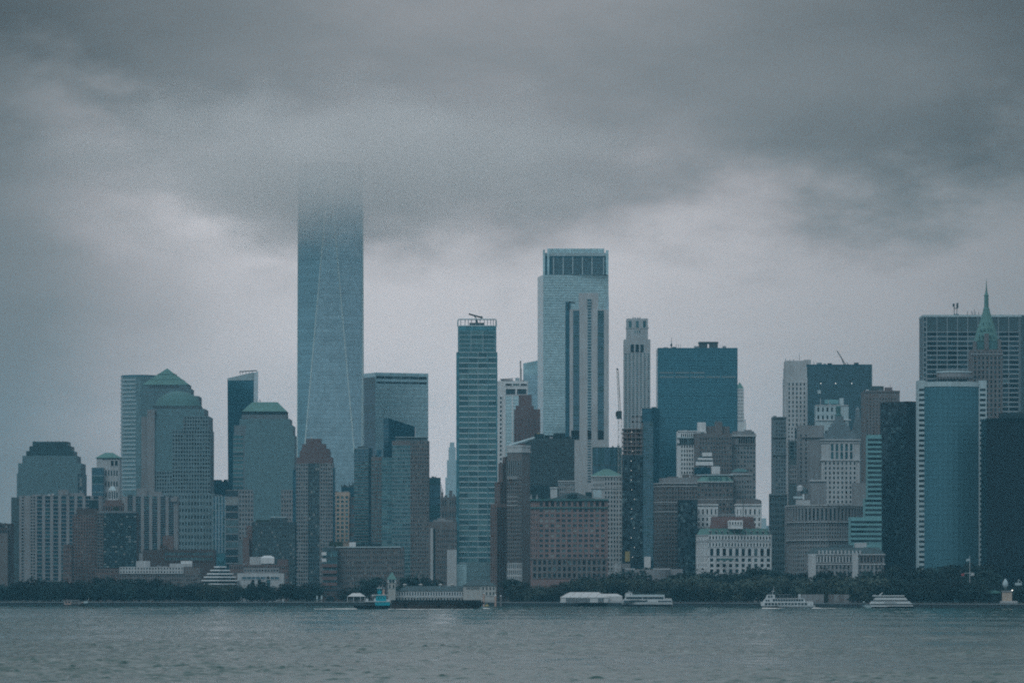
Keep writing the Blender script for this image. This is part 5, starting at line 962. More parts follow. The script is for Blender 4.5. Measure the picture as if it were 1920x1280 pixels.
CR = {'d': [crown(i, 'leaf_dark') for i in range(5)], 'o': [crown(20 + i, 'leaf_olive') for i in range(5)], 'c': [crown(40 + i, 'leaf_dark', True) for i in range(2)]}; TR = trunk()
def tree(px, top, Y, kind, label, group, wide=1.0):
    h = PZ(top, Y) - GROUND; e = thing('conifer' if kind == 'c' else 'broadleaf_tree', label, 'tree', (PX(px, Y), Y, GROUND - .05), group)
    rz = random.uniform(0, 6.28); w = h * wide * random.uniform(.85, 1.2) if kind != 'c' else h * .9
    for nm, me in (('trunk', TR), ('crown', random.choice(CR[kind]))):
        o = put(nm, me, e, (0, 0, 0), rz); o.scale = (w, w, h)
def row(x0, x1, step, topf, off, kind, label, group, wide=1.0, jit=5):
    x = x0
    while x <= x1:
        y = shore_y(x) + off + random.uniform(-12, 12); tree(x, topf(x) + random.uniform(-8, jit), y, kind, label, group, wide); x += step * random.uniform(.8, 1.25)
G1 = 'dark trees along the left esplanade'; L1 = 'dark broad tree in the esplanade row below the left apartment slabs'
row(-8, 380, 15, lambda x: 1089 - 4 * math.sin(x * .03) + (9 if x < 40 else 0), 45, 'd', L1, G1, 1.15); row(-4, 384, 16, lambda x: 1100, 18, 'd', 'low dark tree in the front row along the left esplanade railing', 'low front trees along the left esplanade', 1.25)
G2 = 'dark trees around the museum wing'; L2 = 'dark broad tree between the stepped pavilion and the brick arch'
row(436, 600, 15, lambda x: 1098 - 3 * math.sin(x * .07), 30, 'd', L2, G2, 1.2); row(392, 434, 14, lambda x: 1102, 14, 'o', 'small olive tree in front of the stepped pavilion', 'trees in front of the stepped pavilion', 1.3)
for x, t in ((474, 1087), (487, 1086), (496, 1091)): tree(x, t, 3520, 'c', 'pointed conifer in front of the museum wing', 'conifers at the museum wing')
row(958, 1062, 13, lambda x: 1096, 40, 'o', 'olive tree left of the marquee below the cornice tower', 'trees left of the marquee', 1.3)
tree(693, 1083, 3505, 'd', 'big round dark tree standing left of the clock tower', None, 1.35); tree(676, 1094, 3500, 'd', 'smaller dark tree left of the big round tree near white canopy', None, 1.2); tree(648, 1100, 3500, 'd', 'low dark tree right of the brick arch', None, 1.2)
row(775, 800, 12, lambda x: 1086, 55, 'd', 'dark tree peeking over the long pier hall roof', 'trees behind the pier hall', 1.1)
G3 = 'park trees below the red brick house'; L3 = 'dark park tree below the red brick office house'
row(965, 1150, 14, lambda x: 1092 - (6 if x > 1090 else 0), 60, 'd', L3, G3, 1.15); row(975, 1150, 15, lambda x: 1100 - (8 if x > 1050 else 0), 28, 'o', 'olive park tree in the front row behind the marquee', 'front park trees behind the marquee', 1.25)
G4 = 'park trees below the white green-roofed house'; L4 = 'tall dark park tree between the docked white boat and the green-roofed house'
row(1160, 1300, 15, lambda x: 1077 - 5 * math.sin((x - 1160) * .04), 85, 'd', L4, G4, 1.15); row(1300, 1440, 15, lambda x: 1078 - (10 if x > 1425 else 0), 95, 'd', L4, G4, 1.1); row(1165, 1440, 14, lambda x: 1090 - 4 * math.sin(x * .05), 40, 'o', 'olive park tree in the front row right of the docked boat', 'front park trees right of the docked boat', 1.3)
G5 = 'park trees behind the moving ferry'; L5 = 'tall dark park tree below the ornate stone palace'
row(1430, 1660, 15, lambda x: 1077 + 4 * math.sin(x * .06), 150, 'd', L5, G5, 1.1); row(1440, 1650, 15, lambda x: 1088 + 3 * math.sin(x * .09), 80, 'o', 'olive park tree in the front row above the grey fort walls', 'front park trees above the fort walls', 1.3)
G6 = 'park trees below the curved mirrored tower'; L6 = 'tall dark park tree below the curved mirrored tower'
row(1655, 1850, 14, lambda x: 1069 - 5 * math.sin((x - 1655) * .05), 190, 'd', L6, G6, 1.1); row(1660, 1850, 15, lambda x: 1092 + 3 * math.sin(x * .08), 90, 'd', 'low dark park tree between the tiered yacht and the flagpole', 'low park trees by the tiered yacht', 1.3); row(1852, 1930, 16, lambda x: 1101, 120, 'd', 'low dark tree under the black office slab at right edge', 'trees at the right edge', 1.3)

# ------------------------------------------------------------------ waterfront buildings and small things
b = B('pier_hall', 'long white pier hall with slate roof and arcaded ground floor', 3440, 830)
Y = 3440
e = b.t(735, 930, 1107, m='cream_paint', D=14, dY=0); b.f(e, 'F', y0=1109, y1=1116, u=(.06, .72), nx=26, nf=1, wx=.5, wz=.85, wall='white_paint', glass='dark', pd=.3, ind=True); b.f(e, 'F', y0=1120, y1=1126, u=(.03, .72), nx=24, nf=1, wx=.6, wz=.8, wall='cream_paint', glass='dark', pd=.4)
b.bx('string_course', 735, 930, 1117, 1119, -.6, 1, 'white_paint'); b.hip('roof', dict(poly=[(PX(745, Y), Y - .6), (PX(882, Y), Y - .6), (PX(882, Y), Y + 14.6), (PX(745, Y), Y + 14.6)], z=(0, PZ(1107, Y)), Y=Y), 1098, 7, 'slate')
b.hip('cross_gable', dict(poly=[(PX(748, Y), Y - 1), (PX(762, Y), Y - 1), (PX(762, Y), Y + 4), (PX(748, Y), Y + 4)], z=(0, PZ(1107, Y)), Y=Y), 1101, 2.4, 'slate')
for x in (759, 789, 826, 848): b.mb('roof_vent').lathe(PX(x, Y + 7), Y + 7, [(1.1, PZ(1098.5, Y)), (1.1, PZ(1096, Y)), (1.9, PZ(1095.6, Y)), (.2, PZ(1093.5, Y))], 'cream_paint', 10)
e2 = b.t(868, 930, 1097, m='cream_paint', D=18, dY=-2, part='head_house'); b.hip('head_house_roof', e2, 1086, 8, 'slate', 1.0); b.f(e2, 'F', y0=1100, y1=1104, u=(.1, .5), nx=9, nf=1, wx=.6, wz=.9, wall='cream_paint', glass='dark', pd=.3); b.f(e2, 'F', y0=1098, y1=1117, u=(.56, .98), nx=4, nf=2, wx=.4, wz=.6, wall='cream_paint', glass='dark', pd=.3, ind=True)
b.done()
b = B('clock_tower', 'white clock tower with green pointed roof at end of the pier hall', 3432, 735)
e = b.t(727.5, 741.5, 1092, m='cream_paint', D=5.6); e2 = b.t(726.5, 742.5, 1085.5, 1092, m='white_paint', dY=-.4, D=6.4, part='clock_stage'); b.hip('roof', e2, 1072, 99, 'copper', .5)
for x in (731.5, 737.5): 
    m = MB(); c = Vector((PX(x, 3431), 3431.5, PZ(1088.6, 3431))); m.tube(c, c + Vector((0, -.3, 0)), 1.0, 1.0, 'pane_dark', 14); put('clock_face', m.mesh('clock_face', b.o), b.e)
b.f(e, 'F', y0=1095, y1=1103, nx=2, nf=1, wx=.4, wz=.8, wall='cream_paint', glass='dark', pd=.2, ind=True); b.done()
b = B('canopy_tent', 'small white canopy on posts near the brick arch', 3465, 668, cat='tent')
Y = 3465; b.hip('canopy', dict(poly=[(PX(651, Y), Y), (PX(685, Y), Y), (PX(685, Y), Y + 9), (PX(651, Y), Y + 9)], z=(0, PZ(1117.5, Y)), Y=Y), 1111, 4, 'canvas')
for x in (651.5, 663, 676, 684): b.rod('post', x, 1117.5, x, 1128, .25, .5, 'white_paint')
b.done()
b = B('marquee', 'long white marquee tent on the quay beside docked boat', 3350, 1105, cat='tent')
Y = 3350; b.t(1051, 1141, 1119.5, 1129, m='canvas', D=16, part='wall', cap='canvas'); b.hip('roof', dict(poly=[(PX(1049.5, Y), Y - .4), (PX(1142, Y), Y - .4), (PX(1142, Y), Y + 16.4), (PX(1049.5, Y), Y + 16.4)], z=(0, PZ(1119.5, Y)), Y=Y), 1109.5, 7.2, 'canvas')
b.t(1139, 1167, 1117, 1130, m='canvas', dY=2, D=12, part='side_wing', cap='canvas'); b.hip('side_roof', dict(poly=[(PX(1118, Y + 3), Y + 3), (PX(1167, Y + 3), Y + 3), (PX(1167, Y + 3), Y + 14), (PX(1118, Y + 3), Y + 14)], z=(0, PZ(1117, Y)), Y=Y), 1112.5, 3.6, 'canvas')
for i in range(12): x = 1063 + i * 3.75; put('window', pane_mesh(.95, 2.7, 'pane_dark', .12), b.e, (PX(x, Y) - b.o[0], -.05, PZ(1124.5, Y) - b.o[2]))
for i in range(3): x = 1123 + i * 3.6; put('window', pane_mesh(.95, 2.7, 'pane_dark', .12), b.e, (PX(x, Y) - b.o[0], -.05, PZ(1124.5, Y) - b.o[2]))
for i in range(6): x0 = 1052 + i * 16; b.rod('roof_seam', x0 + 12, 1110, x0, 1119.4, .09, -.3, 'pink_paint', 4)
b.mb('quay').box(PX(1046, Y), PX(1170, Y), Y - 1, Y + 18, GROUND - .2, PZ(1128.5, Y), 'coping'); b.done()
b = B('lamp_mast', 'thin white pole standing behind the marquee', 3400, 1153, cat='pole')
b.rod('pole', 1153.4, 1128, 1153.4, 1096, .22, 0, 'white_paint'); b.rod('lamp_head', 1152.6, 1095.5, 1154.8, 1095.5, .35, 0, 'white_paint'); b.done()
for x, a, c, m, lab in ((907, 1112, 1131, 'pink_paint', 'tall pinkish mooring pile right of the pier hall'), (929, 1116, 1131, 'pink_paint', 'shorter pinkish mooring pile, middle one right of the pier hall'), (939, 1117, 1131, 'brown_stone', 'brownish mooring pile nearest the red park trees')):
    b = B('mooring_pile', lab, 3390, x, cat='pile', ground=0); b.mb('shaft').tube((PX(x, 3390), 3390, -1), (PX(x, 3390), 3390, PZ(a, 3390)), .75, .65, m, 8); b.mb('cap').tube((PX(x, 3390), 3390, PZ(a, 3390)), (PX(x, 3390), 3390, PZ(a - 2, 3390)), .8, .1, 'white_paint', 8); b.done()
b = B('marker_float', 'small yellow marker float below the pinkish piles', 3370, 913, cat='buoy', ground=0); b.mb('float').lathe(PX(913, 3370), 3370, [(1.3, -.4), (1.6, .3), (1.2, 1.1), (.5, 1.5)], 'yellow_paint', 10); b.rod('post', 913, 1135, 913, 1129, .15, 0, 'yellow_paint'); b.done()
b = B('harbour_buoy', 'dark buoy floating just off the docked boat', 3170, 1199, cat='buoy', ground=0); b.mb('float').lathe(PX(1199, 3170), 3170, [(1.0, -.4), (1.25, .2), (1.0, .55), (.4, .8)], 'black_hull', 10); b.rod('post', 1199, 1137, 1199, 1134, .12, 0, 'black_hull'); b.done()
for l, r, lab in ((1503, 1545, 'grey weathered wall block right behind the moving ferry'), (1554, 1592, 'grey weathered wall block standing free right of the other one')):
    b = B('fort_wall', lab, 3190, (l + r) / 2, cat='wall'); e = b.t(l, r, 1113.5, m='brown_stone', D=7)
    n = 4
    for i in range(n): w = (r - l) / n; m = MB(); m.box(PX(l + i * w + .2, 3189.8), PX(l + (i + 1) * w - .2, 3189.8), 3189.8, 3190.2, GROUND, PZ(1114 + (i % 2) * .3, 3190), random.choice(['concrete', 'stone', 'brown_stone'])); put('panel', m.mesh('panel', b.o), b.e)
    b.done()
b = B('flagpole', 'white flagpole with yardarm and three flags under the mirrored tower', 3130, 1818, cat='flagpole')
b.rod('pole', 1818.3, 1128, 1818.3, 1041, .28, 0, 'white_paint', r1=.12); b.rod('yardarm', 1807, 1074, 1827, 1073.6, .14, 0, 'white_paint'); b.rod('stay', 1824.5, 1128, 1824.5, 1103, .2, 0, 'white_paint')
for part_m, x0, x1, y0, y1 in (('red_cloth', 1802.5, 1808, 1074.5, 1079), ('white_paint', 1820, 1826.5, 1073.9, 1078.5), ('pale_panel', 1811.5, 1818, 1047, 1051.5)):
    m = MB(); n = 6; vs = []
    for i in range(n + 1):
        x = x0 + (x1 - x0) * i / n
        for y in (y0 + .4 * math.sin(i), y1 + .5 * math.sin(i * 1.3)): vs.append((PX(x, 3130), 3130 + .3 * math.sin(i * 1.7), PZ(y, 3130)))
    m.add(vs, [(2 * i, 2 * i + 1, 2 * i + 3, 2 * i + 2) for i in range(n)], part_m); put('flag', m.mesh('flag', b.o), b.e)
b.bx('platform', 1810, 1826, 1106.5, 1112, -1, 3, 'stone'); b.bx('podium', 1815, 1833, 1121, 1131, -2, 5, 'stone'); b.done()
b = B('granite_pylon', 'squat pinkish granite pylon on a pale step by the right edge', 3040, 1889, cat='monument')
b.t(1880, 1897.5, 1109, m='tan_stone', D=5); b.bx('step', 1877, 1908, 1126, 1130.5, -2, 8, 'limestone'); b.bx('cap', 1879, 1898.5, 1106.5, 1109, -.4, 6, 'stone'); b.rod('lamp', 1898, 1107, 1898, 1105, .4, -.5, 'lamp_white'); b.done()
b = B('sculpture', 'pale abstract sculpture above the granite pylon', 3130, 1885, cat='sculpture'); m = b.mb('figure'); z = lambda y: PZ(y, 3130); m.lathe(PX(1885, 3130), 3130, [(.9, z(1128)), (.7, z(1102)), (1.2, z(1101)), (1.9, z(1096)), (1.7, z(1091)), (.9, z(1087)), (.15, z(1084))], 'pale_panel', 10); m.smooth = True
m.tube((PX(1885, 3130), 3130, z(1094)), (PX(1889.5, 3130), 3129, z(1098)), .7, .3, 'pale_panel'); b.done()
b = B('sculpture', 'pale boat-shaped sculpture nearest the right edge', 3140, 1908, cat='sculpture'); m = b.mb('hull'); Y = 3140
m.prism([(PX(1903, Y), Y), (PX(1911, Y), Y - 1), (PX(1916, Y), Y), (PX(1911, Y), Y + 1.4)], PZ(1096.5, Y), PZ(1092, Y), 'pale_panel'); b.rod('mast', 1909, 1092, 1910, 1085, .25, 0, 'pale_panel'); b.rod('plinth', 1908, 1128, 1908, 1096, .5, .5, 'dark_stone'); b.rod('mast', 1910, 1087, 1916, 1091, .2, 0, 'pale_panel'); b.done()
b = B('kiosk', 'green domed kiosk roof between flagpole and granite pylon', 3110, 1863, cat='kiosk'); m = b.mb('roof'); m.lathe(PX(1863, 3110), 3110, [(5.4, PZ(1111.5, 3110)), (4.2, PZ(1108.6, 3110)), (2.0, PZ(1106.4, 3110)), (.2, PZ(1105.8, 3110))], 'green_canvas', 16); b.mb('wall').lathe(PX(1863, 3110), 3110, [(4.2, GROUND), (4.2, PZ(1111.4, 3110))], 'dark_panel', 12); b.done()
G7 = 'pale shelters on the left promenade'
for x, lab in ((594.5, 'small pale signboard on the promenade, one of two by the arch'), (603, 'small pale signboard on the promenade, nearer the brick arch')):
    b = B('signboard', lab, 3462, x, cat='sign'); b.rod('post', x, 1128, x, 1119, .15, 0, 'white_paint'); b.bx('panel', x - 1.4, x + 1.4, 1116, 1123, -.3, .3, 'pale_panel'); b.done()

# ------------------------------------------------------------------ vessels
def hull(b, part, x0, x1, yd, yw, W, m, rake=4.0, bow='l', Yo=0.0, sheer=0.0):
    """ship hull between photo columns, deck row yd to water row yw; W beam in metres"""
    Y = b.Y; L0, L1 = PX(x0, Y), PX(x1, Y); zd = PZ(yd, Y); zw = -.5
    sgn = 1
    def outline(z, rk, f):
        out = []
        n = 7
        for i in range(n + 1):
            t = i / n; x = L0 + (L1 - L0) * t
            w = W / 2 * f * min(1, (math.sin(min(1, t * 2.6) * math.pi / 2) if bow == 'l' else math.sin(min(1, (1 - t) * 2.6) * math.pi / 2)) + .04)
            if bow == 'l': x = L0 + rk + (L1 - L0 - rk) * t
            else: x = L0 + (L1 - L0 - rk) * t
            out.append((x, w, z + sheer * (max(0, .4 - t) ** 2 * 5 if bow == 'l' else max(0, t - .6) ** 2 * 5)))
        return out
    lo, hi = outline(zw, rake, .85), outline(zd, 0, 1.0); n = len(lo); cyv = Y + W / 2; vs = []
    for o in (lo, hi):
        vs += [(x, cyv - w, z) for x, w, z in o] + [(x, cyv + w, z) for x, w, z in reversed(o)]
    N2 = 2 * n
    b.mb(part).add(vs, [(i, (i + 1) % N2, N2 + (i + 1) % N2, N2 + i) for i in range(N2)] + [tuple(range(N2, 2 * N2)), tuple(range(N2 - 1, -1, -1))], m)
def panes(b, xs, y, w, h, dY, m='pane_dark', name='window'):
    for x in xs: put(name, pane_mesh(w, h, m, .1), b.e, (PX(x, b.Y) - b.o[0], dY, PZ(y, b.Y) - b.o[2]))

b = B('tugboat', 'turquoise and black tugboat pushing the barge', 2944, 700, cat='tugboat', ground=0)
hull(b, 'hull', 662, 731, 1134.5, 1141, 9, 'black_hull', 1.5, 'l'); b.bx('bulwark', 703.5, 731, 1127.5, 1134.5, .3, 8, 'turquoise_paint'); b.bx('rub_rail', 684, 731, 1126.3, 1127.6, .1, 8.4, 'white_paint'); b.bx('aft_deck', 684, 703, 1128, 1134, 1.5, 5, 'dark_steel')
b.bx('deckhouse', 705, 724, 1115.5, 1126.3, 1.5, 6, 'turquoise_paint'); b.bx('boat_deck', 700, 727, 1114, 1115.5, 1, 7, 'white_paint'); b.bx('wheelhouse', 707.5, 715.5, 1102.5, 1111, 2.5, 4, 'turquoise_paint'); b.bx('wheelhouse_stem', 708.5, 714.5, 1111, 1114, 3, 3, 'turquoise_paint'); b.bx('wheelhouse_roof', 706.5, 716.5, 1101, 1102.5, 2, 5, 'white_paint')
panes(b, (709.3, 713.6), 1105.5, .8, 1.1, 2.5); panes(b, (709, 714, 719), 1120, .6, .7, 1.5); panes(b, (708, 714, 720), 1130, .5, .5, .3)
b.bx('funnel', 717, 721, 1104, 1114, 3, 3, 'pink_paint'); b.rod('mast', 711, 1101, 711, 1096.5, .15, 4, 'white_paint'); b.rod('mast', 715, 1101, 716.5, 1098, .12, 4, 'white_paint'); b.bx('bow_fender', 724, 731, 1123, 1127, 2, 5, 'white_paint'); b.bx('winch', 686, 690, 1121.5, 1128, 2.5, 3, 'white_paint'); b.bx('winch', 701, 705, 1121, 1127, 2.5, 3, 'white_paint'); b.bx('life_raft', 697, 701, 1114, 1117, 2, 1.5, 'white_paint')
b.rod('antenna', 719, 1104, 719, 1099, .1, 4, 'white_paint'); b.done()
b = B('barge', 'long rusty black cargo barge in front of the pier hall', 2944, 822, cat='barge', ground=0)
hull(b, 'hull', 732.5, 910, 1128.5, 1141, 14, 'rust_hull', 5, 'r'); b.bx('coaming', 733, 902, 1124.2, 1128.5, 1.2, 11, 'black_hull')
for i in range(26): x = 735 + i * 6.5; b.bx('coaming_stay', x, x + .8, 1124, 1128.6, .9, .4, 'dark_steel')
b.parts['coaming_stay_grid'] = b.parts.pop('coaming_stay'); b.bx('rub_rail', 733, 906, 1130, 1131, -.15, .5, 'black_hull')
for x in (760, 822, 883): m = MB(); Yp = 2943.8; m.lathe(PX(x, Yp), Yp, [(.7, PZ(1136, Yp)), (.7, PZ(1131, Yp)), (.3, PZ(1130.6, Yp))], 'black_hull', 8); put('fender', m.mesh('fender', b.o), b.e)
b.rod('bitt', 905, 1128.5, 905, 1125.5, .3, 3, 'dark_steel'); b.done()

def deck(b, name, l, r, yt, yb, dY, D, m='white_paint', sl=0, sr=0):
    """one deckhouse storey with raked ends (sl, sr pixels)"""
    Y = b.Y + dY; z0, z1 = PZ(yb, Y), PZ(yt, Y); a, c = PX(l, Y), PX(r, Y); k = Y / FPX
    b.mb(name).prism([(a, Y), (c, Y), (c, Y + D), (a, Y + D)], z0, z1, m, top=[(a + sl * k, Y + .05), (c - sr * k, Y + .05), (c - sr * k, Y + D - .05), (a + sl * k, Y + D - .05)])
b = B('ferry', 'white two-deck sightseeing ferry under way, mast forward', 3072, 1475, cat='ferry', ground=0)
hull(b, 'hull', 1423, 1529, 1134, 1140, 9.5, 'white_paint', 7, 'l', sheer=3.2); b.bx('boot_stripe', 1436, 1527, 1137.6, 1140.5, -.08, 9, 'black_hull')
deck(b, 'main_deck', 1428, 1513, 1127.5, 1135.5, .5, 8.2, sl=-2, sr=2); deck(b, 'stern_house', 1512, 1525.5, 1126.5, 1136, .7, 7.8, sr=1); deck(b, 'upper_deck', 1445, 1510.5, 1121, 1127.5, 1.0, 7.4, sl=2, sr=2.5); deck(b, 'pilot_house', 1435, 1453, 1114, 1123.5, 1.8, 5.6, sl=4)
deck(b, 'foredeck_house', 1431, 1447, 1122.5, 1128, 1.3, 6.8, sl=3)
panes(b, [1436.5 + i * 6.2 for i in range(13)], 1131.5, 1.55, 1.35, .38); panes(b, [1451 + i * 4.85 for i in range(12)], 1124.3, 1.3, 1.4, .9); panes(b, (1442, 1447), 1117.5, 1.0, 1.3, 1.65); panes(b, (1437, 1441.5), 1125, 1.1, .9, 1.1); panes(b, (1520.5,), 1132, .6, .5, .5)
b.bx('sun_deck_rail', 1453, 1508, 1118.2, 1118.7, 1.1, .15, 'steel'); b.bx('awning', 1458, 1484, 1113.6, 1114.4, 1.6, 6, 'steel')
for i in range(8): x = 1454 + i * 7.5; b.rod('awning_post', x, 1121, x + .3, 1114.4, .09, 1.7, 'steel', 4)
b.parts['awning_post_grid'] = b.parts.pop('awning_post'); b.bx('stack', 1497, 1501.5, 1113, 1121, 3, 3, 'white_paint'); b.rod('mast', 1448.5, 1114, 1451.5, 1098, .22, 4.5, 'white_paint', r1=.08); b.rod('mast', 1445.5, 1108, 1453, 1108, .12, 4.5, 'white_paint'); b.bx('radar', 1442.5, 1447, 1109.5, 1114, 3.6, 2, 'dark_steel'); b.done()
b = B('excursion_boat', 'white three-deck excursion boat docked beside the marquee', 3300, 1214, cat='boat', ground=0)
hull(b, 'hull', 1164, 1261, 1128, 1136, 10, 'white_paint', 3, 'l'); b.bx('boot_stripe', 1168, 1260, 1132.4, 1136.5, -.1, 9, 'black_hull')
deck(b, 'main_deck', 1168, 1260, 1123, 1129, .5, 9); deck(b, 'second_deck', 1171, 1246.5, 1117.8, 1123, .9, 8.2, sl=2); deck(b, 'top_deck', 1172, 1246, 1116.5, 1118, .7, 8.6); deck(b, 'pilot_house', 1172, 1186, 1111, 1117, 1.6, 6, sl=1)
deck(b, 'upper_rail', 1186, 1246, 1113.8, 1116.6, 1.0, .3, 'pale_panel'); panes(b, [1171.5 + i * 4.3 for i in range(10)], 1126.6, 1.5, 1.25, .4); panes(b, [1176.5 + i * 4.2 for i in range(7)] + [1207 + i * 4.4 for i in range(9)], 1120.5, 1.55, 1.25, .8); panes(b, (1214.5, 1218.3, 1222.2, 1226, 1230), 1128, .6, .6, .4); panes(b, (1182,), 1113.4, .6, .6, 1.5); panes(b, [1236 + i * 4.2 for i in range(6)], 1127, 1.45, 1.2, .4)
b.bx('awning', 1186, 1256, 1111.6, 1112.2, 2.5, 5, 'dark_steel')
for i in range(9): x = 1187 + i * 7.3; b.rod('awning_post', x, 1117, x, 1112, .08, 2.6, 'dark_steel', 4)
b.parts['awning_post_grid'] = b.parts.pop('awning_post'); b.bx('lifeboat', 1247.5, 1253, 1120.6, 1124, 1, 2, 'cream_paint'); b.bx('lifeboat', 1253.6, 1259, 1120.8, 1124, 1, 2, 'cream_paint'); b.rod('mast', 1181, 1111, 1178, 1106, .15, 4, 'white_paint'); b.rod('mast', 1176, 1109.5, 1186, 1109.5, .12, 4, 'white_paint'); b.bx('emblem', 1211.2, 1213.6, 1123.6, 1126, -.0, .6, 'dark_steel')
for i in range(14): b.bx('lettering', 1182 + i * 1.5, 1182.9 + i * 1.5, 1124, 1124.9, .35, .2, 'slate')
b.parts['lettering_grid'] = b.parts.pop('lettering'); b.done()
b = B('dinner_yacht', 'sleek white tiered yacht with dark window bands near right edge', 3028, 1672, cat='yacht', ground=0)
hull(b, 'hull', 1633, 1713, 1135.8, 1140.5, 9, 'black_hull', 2, 'l'); deck(b, 'bulwark', 1633, 1712, 1134, 1136.6, .1, 8.8, 'white_paint', -1, 0)
deck(b, 'lower_saloon', 1636, 1708, 1131.5, 1134.5, .8, 7.6, 'pane_black', 0, 0); deck(b, 'lower_deck', 1632, 1711, 1126.6, 1131.6, .2, 8.6, 'white_paint', 3, 6); deck(b, 'upper_saloon', 1640, 1700, 1124.3, 1127, 1.0, 7, 'pane_black'); deck(b, 'upper_deck', 1639, 1702, 1119.6, 1124.4, .5, 8, 'white_paint', 3, 4); deck(b, 'top_saloon', 1643, 1693, 1117, 1119.8, 1.4, 6.4, 'pane_black'); deck(b, 'top_roof', 1637, 1696, 1115.3, 1117.2, .9, 7.4, 'white_paint', 1, 0)
b.rod('mast', 1649, 1115.5, 1655, 1110.2, .3, 4, 'white_paint'); b.rod('antenna', 1639, 1115.5, 1641, 1112.5, .12, 4, 'white_paint')
for i in range(13): b.bx('lettering', 1657.5 + i * 1.9, 1658.6 + i * 1.9, 1128.2, 1129.9, .05, .2, 'slate')
b.parts['lettering_grid'] = b.parts.pop('lettering'); b.done()
b = B('motor_launch', 'small pale launch moored just left of the tiered yacht', 3060, 1625, cat='boat', ground=0)
hull(b, 'hull', 1615.5, 1634, 1133.5, 1140, 4, 'pale_panel', 2.2, 'l'); b.bx('cabin', 1617, 1623, 1129, 1134, .8, 2.4, 'slate'); b.bx('wheel_shelter', 1618, 1621, 1126.5, 1129.2, 1.2, 1.6, 'pale_panel'); b.done()
b = B('work_barge', 'small work barge with pinkish cabin and raised arm by the left esplanade', 3440, 137, cat='barge', ground=0)
hull(b, 'hull', 118, 166, 1132.5, 1137, 7, 'rust_hull', 2, 'r'); b.bx('cabin', 121, 133, 1126, 1132.5, 1, 4, 'pink_paint'); b.bx('cabin', 136, 152, 1126.5, 1131.5, 1.2, 4, 'brown_stone'); b.bx('roof', 120, 148, 1124, 1125.4, .6, 5, 'stone'); panes(b, (124, 129.5), 1128.5, 1.3, 1.0, .9)
b.rod('arm', 150, 1129.5, 163, 1128, .35, 2, 'pink_paint'); b.rod('arm', 163, 1128, 167.5, 1120.5, .22, 2, 'crane_paint'); b.bx('engine_house', 157, 164, 1126.5, 1130, 1.5, 3, 'pale_panel')
for x in (120.5, 134.5, 148): b.rod('post', x, 1133, x, 1125, .15, .8, 'white_paint')
b.done()

# ------------------------------------------------------------------ wakes
_m, _t, _p = _base('foam'); _p.inputs['Roughness'].default_value = .9; _tc = _t.nodes.new('ShaderNodeTexCoord')
_n = nnoise(_t, _tc.outputs['Object'], .8, 4, .6); _t.links.new(nramp(_t, _n.outputs['Fac'], [(.3, (.45, .5, .5)), (.7, (.8, .82, .82))], 'LINEAR'), _p.inputs['Base Color'])
def wake(name, x0, x1, yrow, wid, n, amp):
    m = MB(); r = random.Random(int(x0)); Y0 = CAMH * FPX / (yrow - HYP)
    for i in range(n):
        t = i / n; x = PX(x0 + (x1 - x0) * (t ** .8) + r.uniform(-1, 1), Y0); y = Y0 + r.uniform(-wid, wid); s = r.uniform(.5, 1.6) * (1.2 - .8 * t); h = amp * (1 - t) ** 1.3 * r.uniform(.3, 1) + .22
        m.prism([(x - s * 2, y - s * .5), (x + s * 2, y - s * .6), (x + s * 1.7, y + s * .6), (x - s * 1.6, y + s * .5)], -.4, h, 'foam', top=[(x - s * .8, y), (x + s * .9, y - .1), (x + s * .7, y + .2), (x - s * .6, y + .2)])
    put(name, m.mesh(name), kind='stuff', label='white foam churned up on the water', category='foam')
wake('wake_foam', 664, 590, 1141.3, 1.6, 110, .3); wake('bow_foam', 908, 922, 1141.2, 1.2, 22, .6); wake('bow_foam', 732, 905, 1141.8, .6, 60, .15); wake('wake_foam', 1527, 1548, 1140, 1.0, 26, .35); wake('bow_foam', 1434, 1470, 1140.2, .8, 30, .4); wake('wake_foam', 1548, 1580, 1140.2, .8, 16, .1)

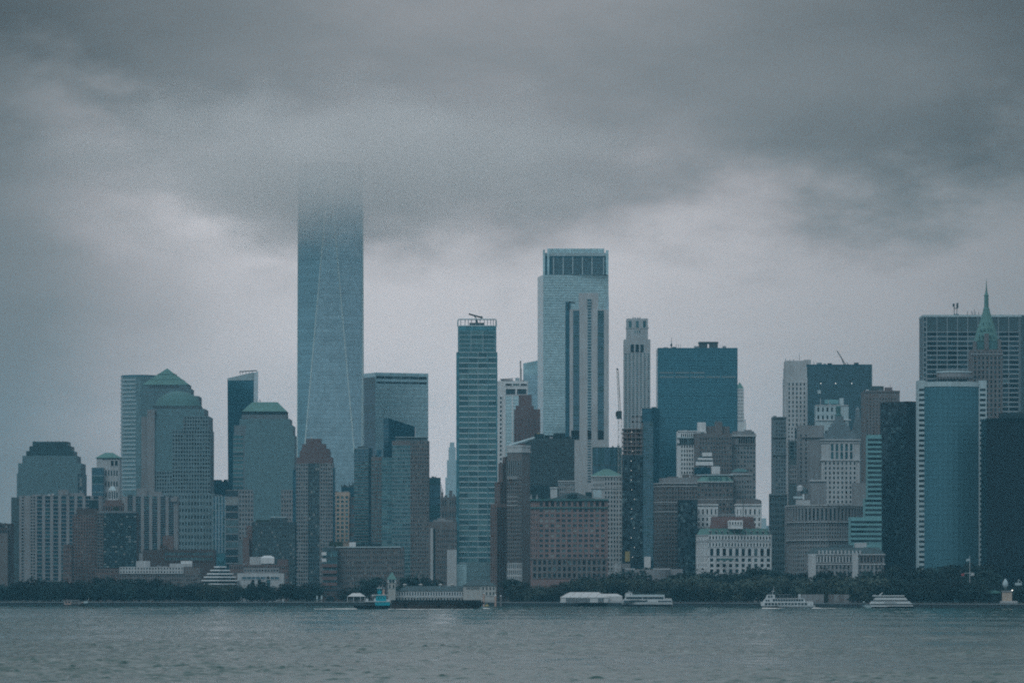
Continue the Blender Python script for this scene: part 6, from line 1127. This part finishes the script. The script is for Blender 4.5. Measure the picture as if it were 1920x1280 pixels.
# ------------------------------------------------------------------ the air: haze over harbour and city, and the cloud that swallows the tallest tower
def volmat(name, density, color, aniso=0.0):
    m = bpy.data.materials.new(name); m.use_nodes = True; t = m.node_tree; MATS[name] = m
    for n in list(t.nodes):
        if n.type != 'OUTPUT_MATERIAL': t.nodes.remove(n)
    pv = t.nodes.new('ShaderNodeVolumePrincipled'); pv.inputs['Density'].default_value = density; pv.inputs['Color'].default_value = (*color, 1); pv.inputs['Anisotropy'].default_value = aniso
    t.links.new(pv.outputs[0], [n for n in t.nodes if n.type == 'OUTPUT_MATERIAL'][0].inputs['Volume']); return m
volmat('haze_air', HAZE_DENSITY, HAZE_COLOR)
m = MB(); m.box(-9100, 9100, -500, 13100, -4, 525, 'haze_air'); put('haze', m.mesh('haze'), kind='stuff', label='pale even haze over the harbour and city', category='haze')
def cloud_bank():
    """drifting cloud around the tower top: dense core, ragged thinning edges"""
    m = bpy.data.materials.new('cloud_mist'); m.use_nodes = True; t = m.node_tree; MATS['cloud_mist'] = m
    for n in list(t.nodes):
        if n.type != 'OUTPUT_MATERIAL': t.nodes.remove(n)
    pv = t.nodes.new('ShaderNodeVolumePrincipled'); pv.inputs['Color'].default_value = (.975, .972, .97, 1); pv.inputs['Anisotropy'].default_value = 0.0
    t.links.new(pv.outputs[0], [n for n in t.nodes if n.type == 'OUTPUT_MATERIAL'][0].inputs['Volume'])
    tcn = t.nodes.new('ShaderNodeTexCoord'); ob = tcn.outputs['Object']
    nz = nnoise(t, nmap(t, ob, scale=(.010, .006, .024)), 1.0, 5, .6)
    ln = t.nodes.new('ShaderNodeVectorMath'); ln.operation = 'LENGTH'; t.links.new(nmap(t, ob, scale=(1 / CLR[0], 1 / CLR[1], 1 / CLR[2])), ln.inputs[0])
    f = nmath(t, 'SUBTRACT', nmath(t, 'MULTIPLY_ADD', nz.outputs['Fac'], 1.8, .10), ln.outputs['Value'])
    mr = t.nodes.new('ShaderNodeMapRange'); mr.interpolation_type = 'SMOOTHSTEP'; t.links.new(f, mr.inputs['Value']); mr.inputs['From Min'].default_value = 0; mr.inputs['From Max'].default_value = 1.15; mr.inputs['To Max'].default_value = CLD
    t.links.new(mr.outputs[0], pv.inputs['Density'])
    b_ = MB(); b_.box(-CLR[0], CLR[0], -CLR[1], CLR[1], -CLR[2], CLR[2], 'cloud_mist')
    put('cloud_bank', b_.mesh('cloud_bank'), None, (PX(640, 4450), 4440, 407), kind='stuff', label='low grey cloud wrapping the top of the tallest tower', category='cloud')
CLR, CLD = (300.0, 420.0, 80.0), .0135
cloud_bank()
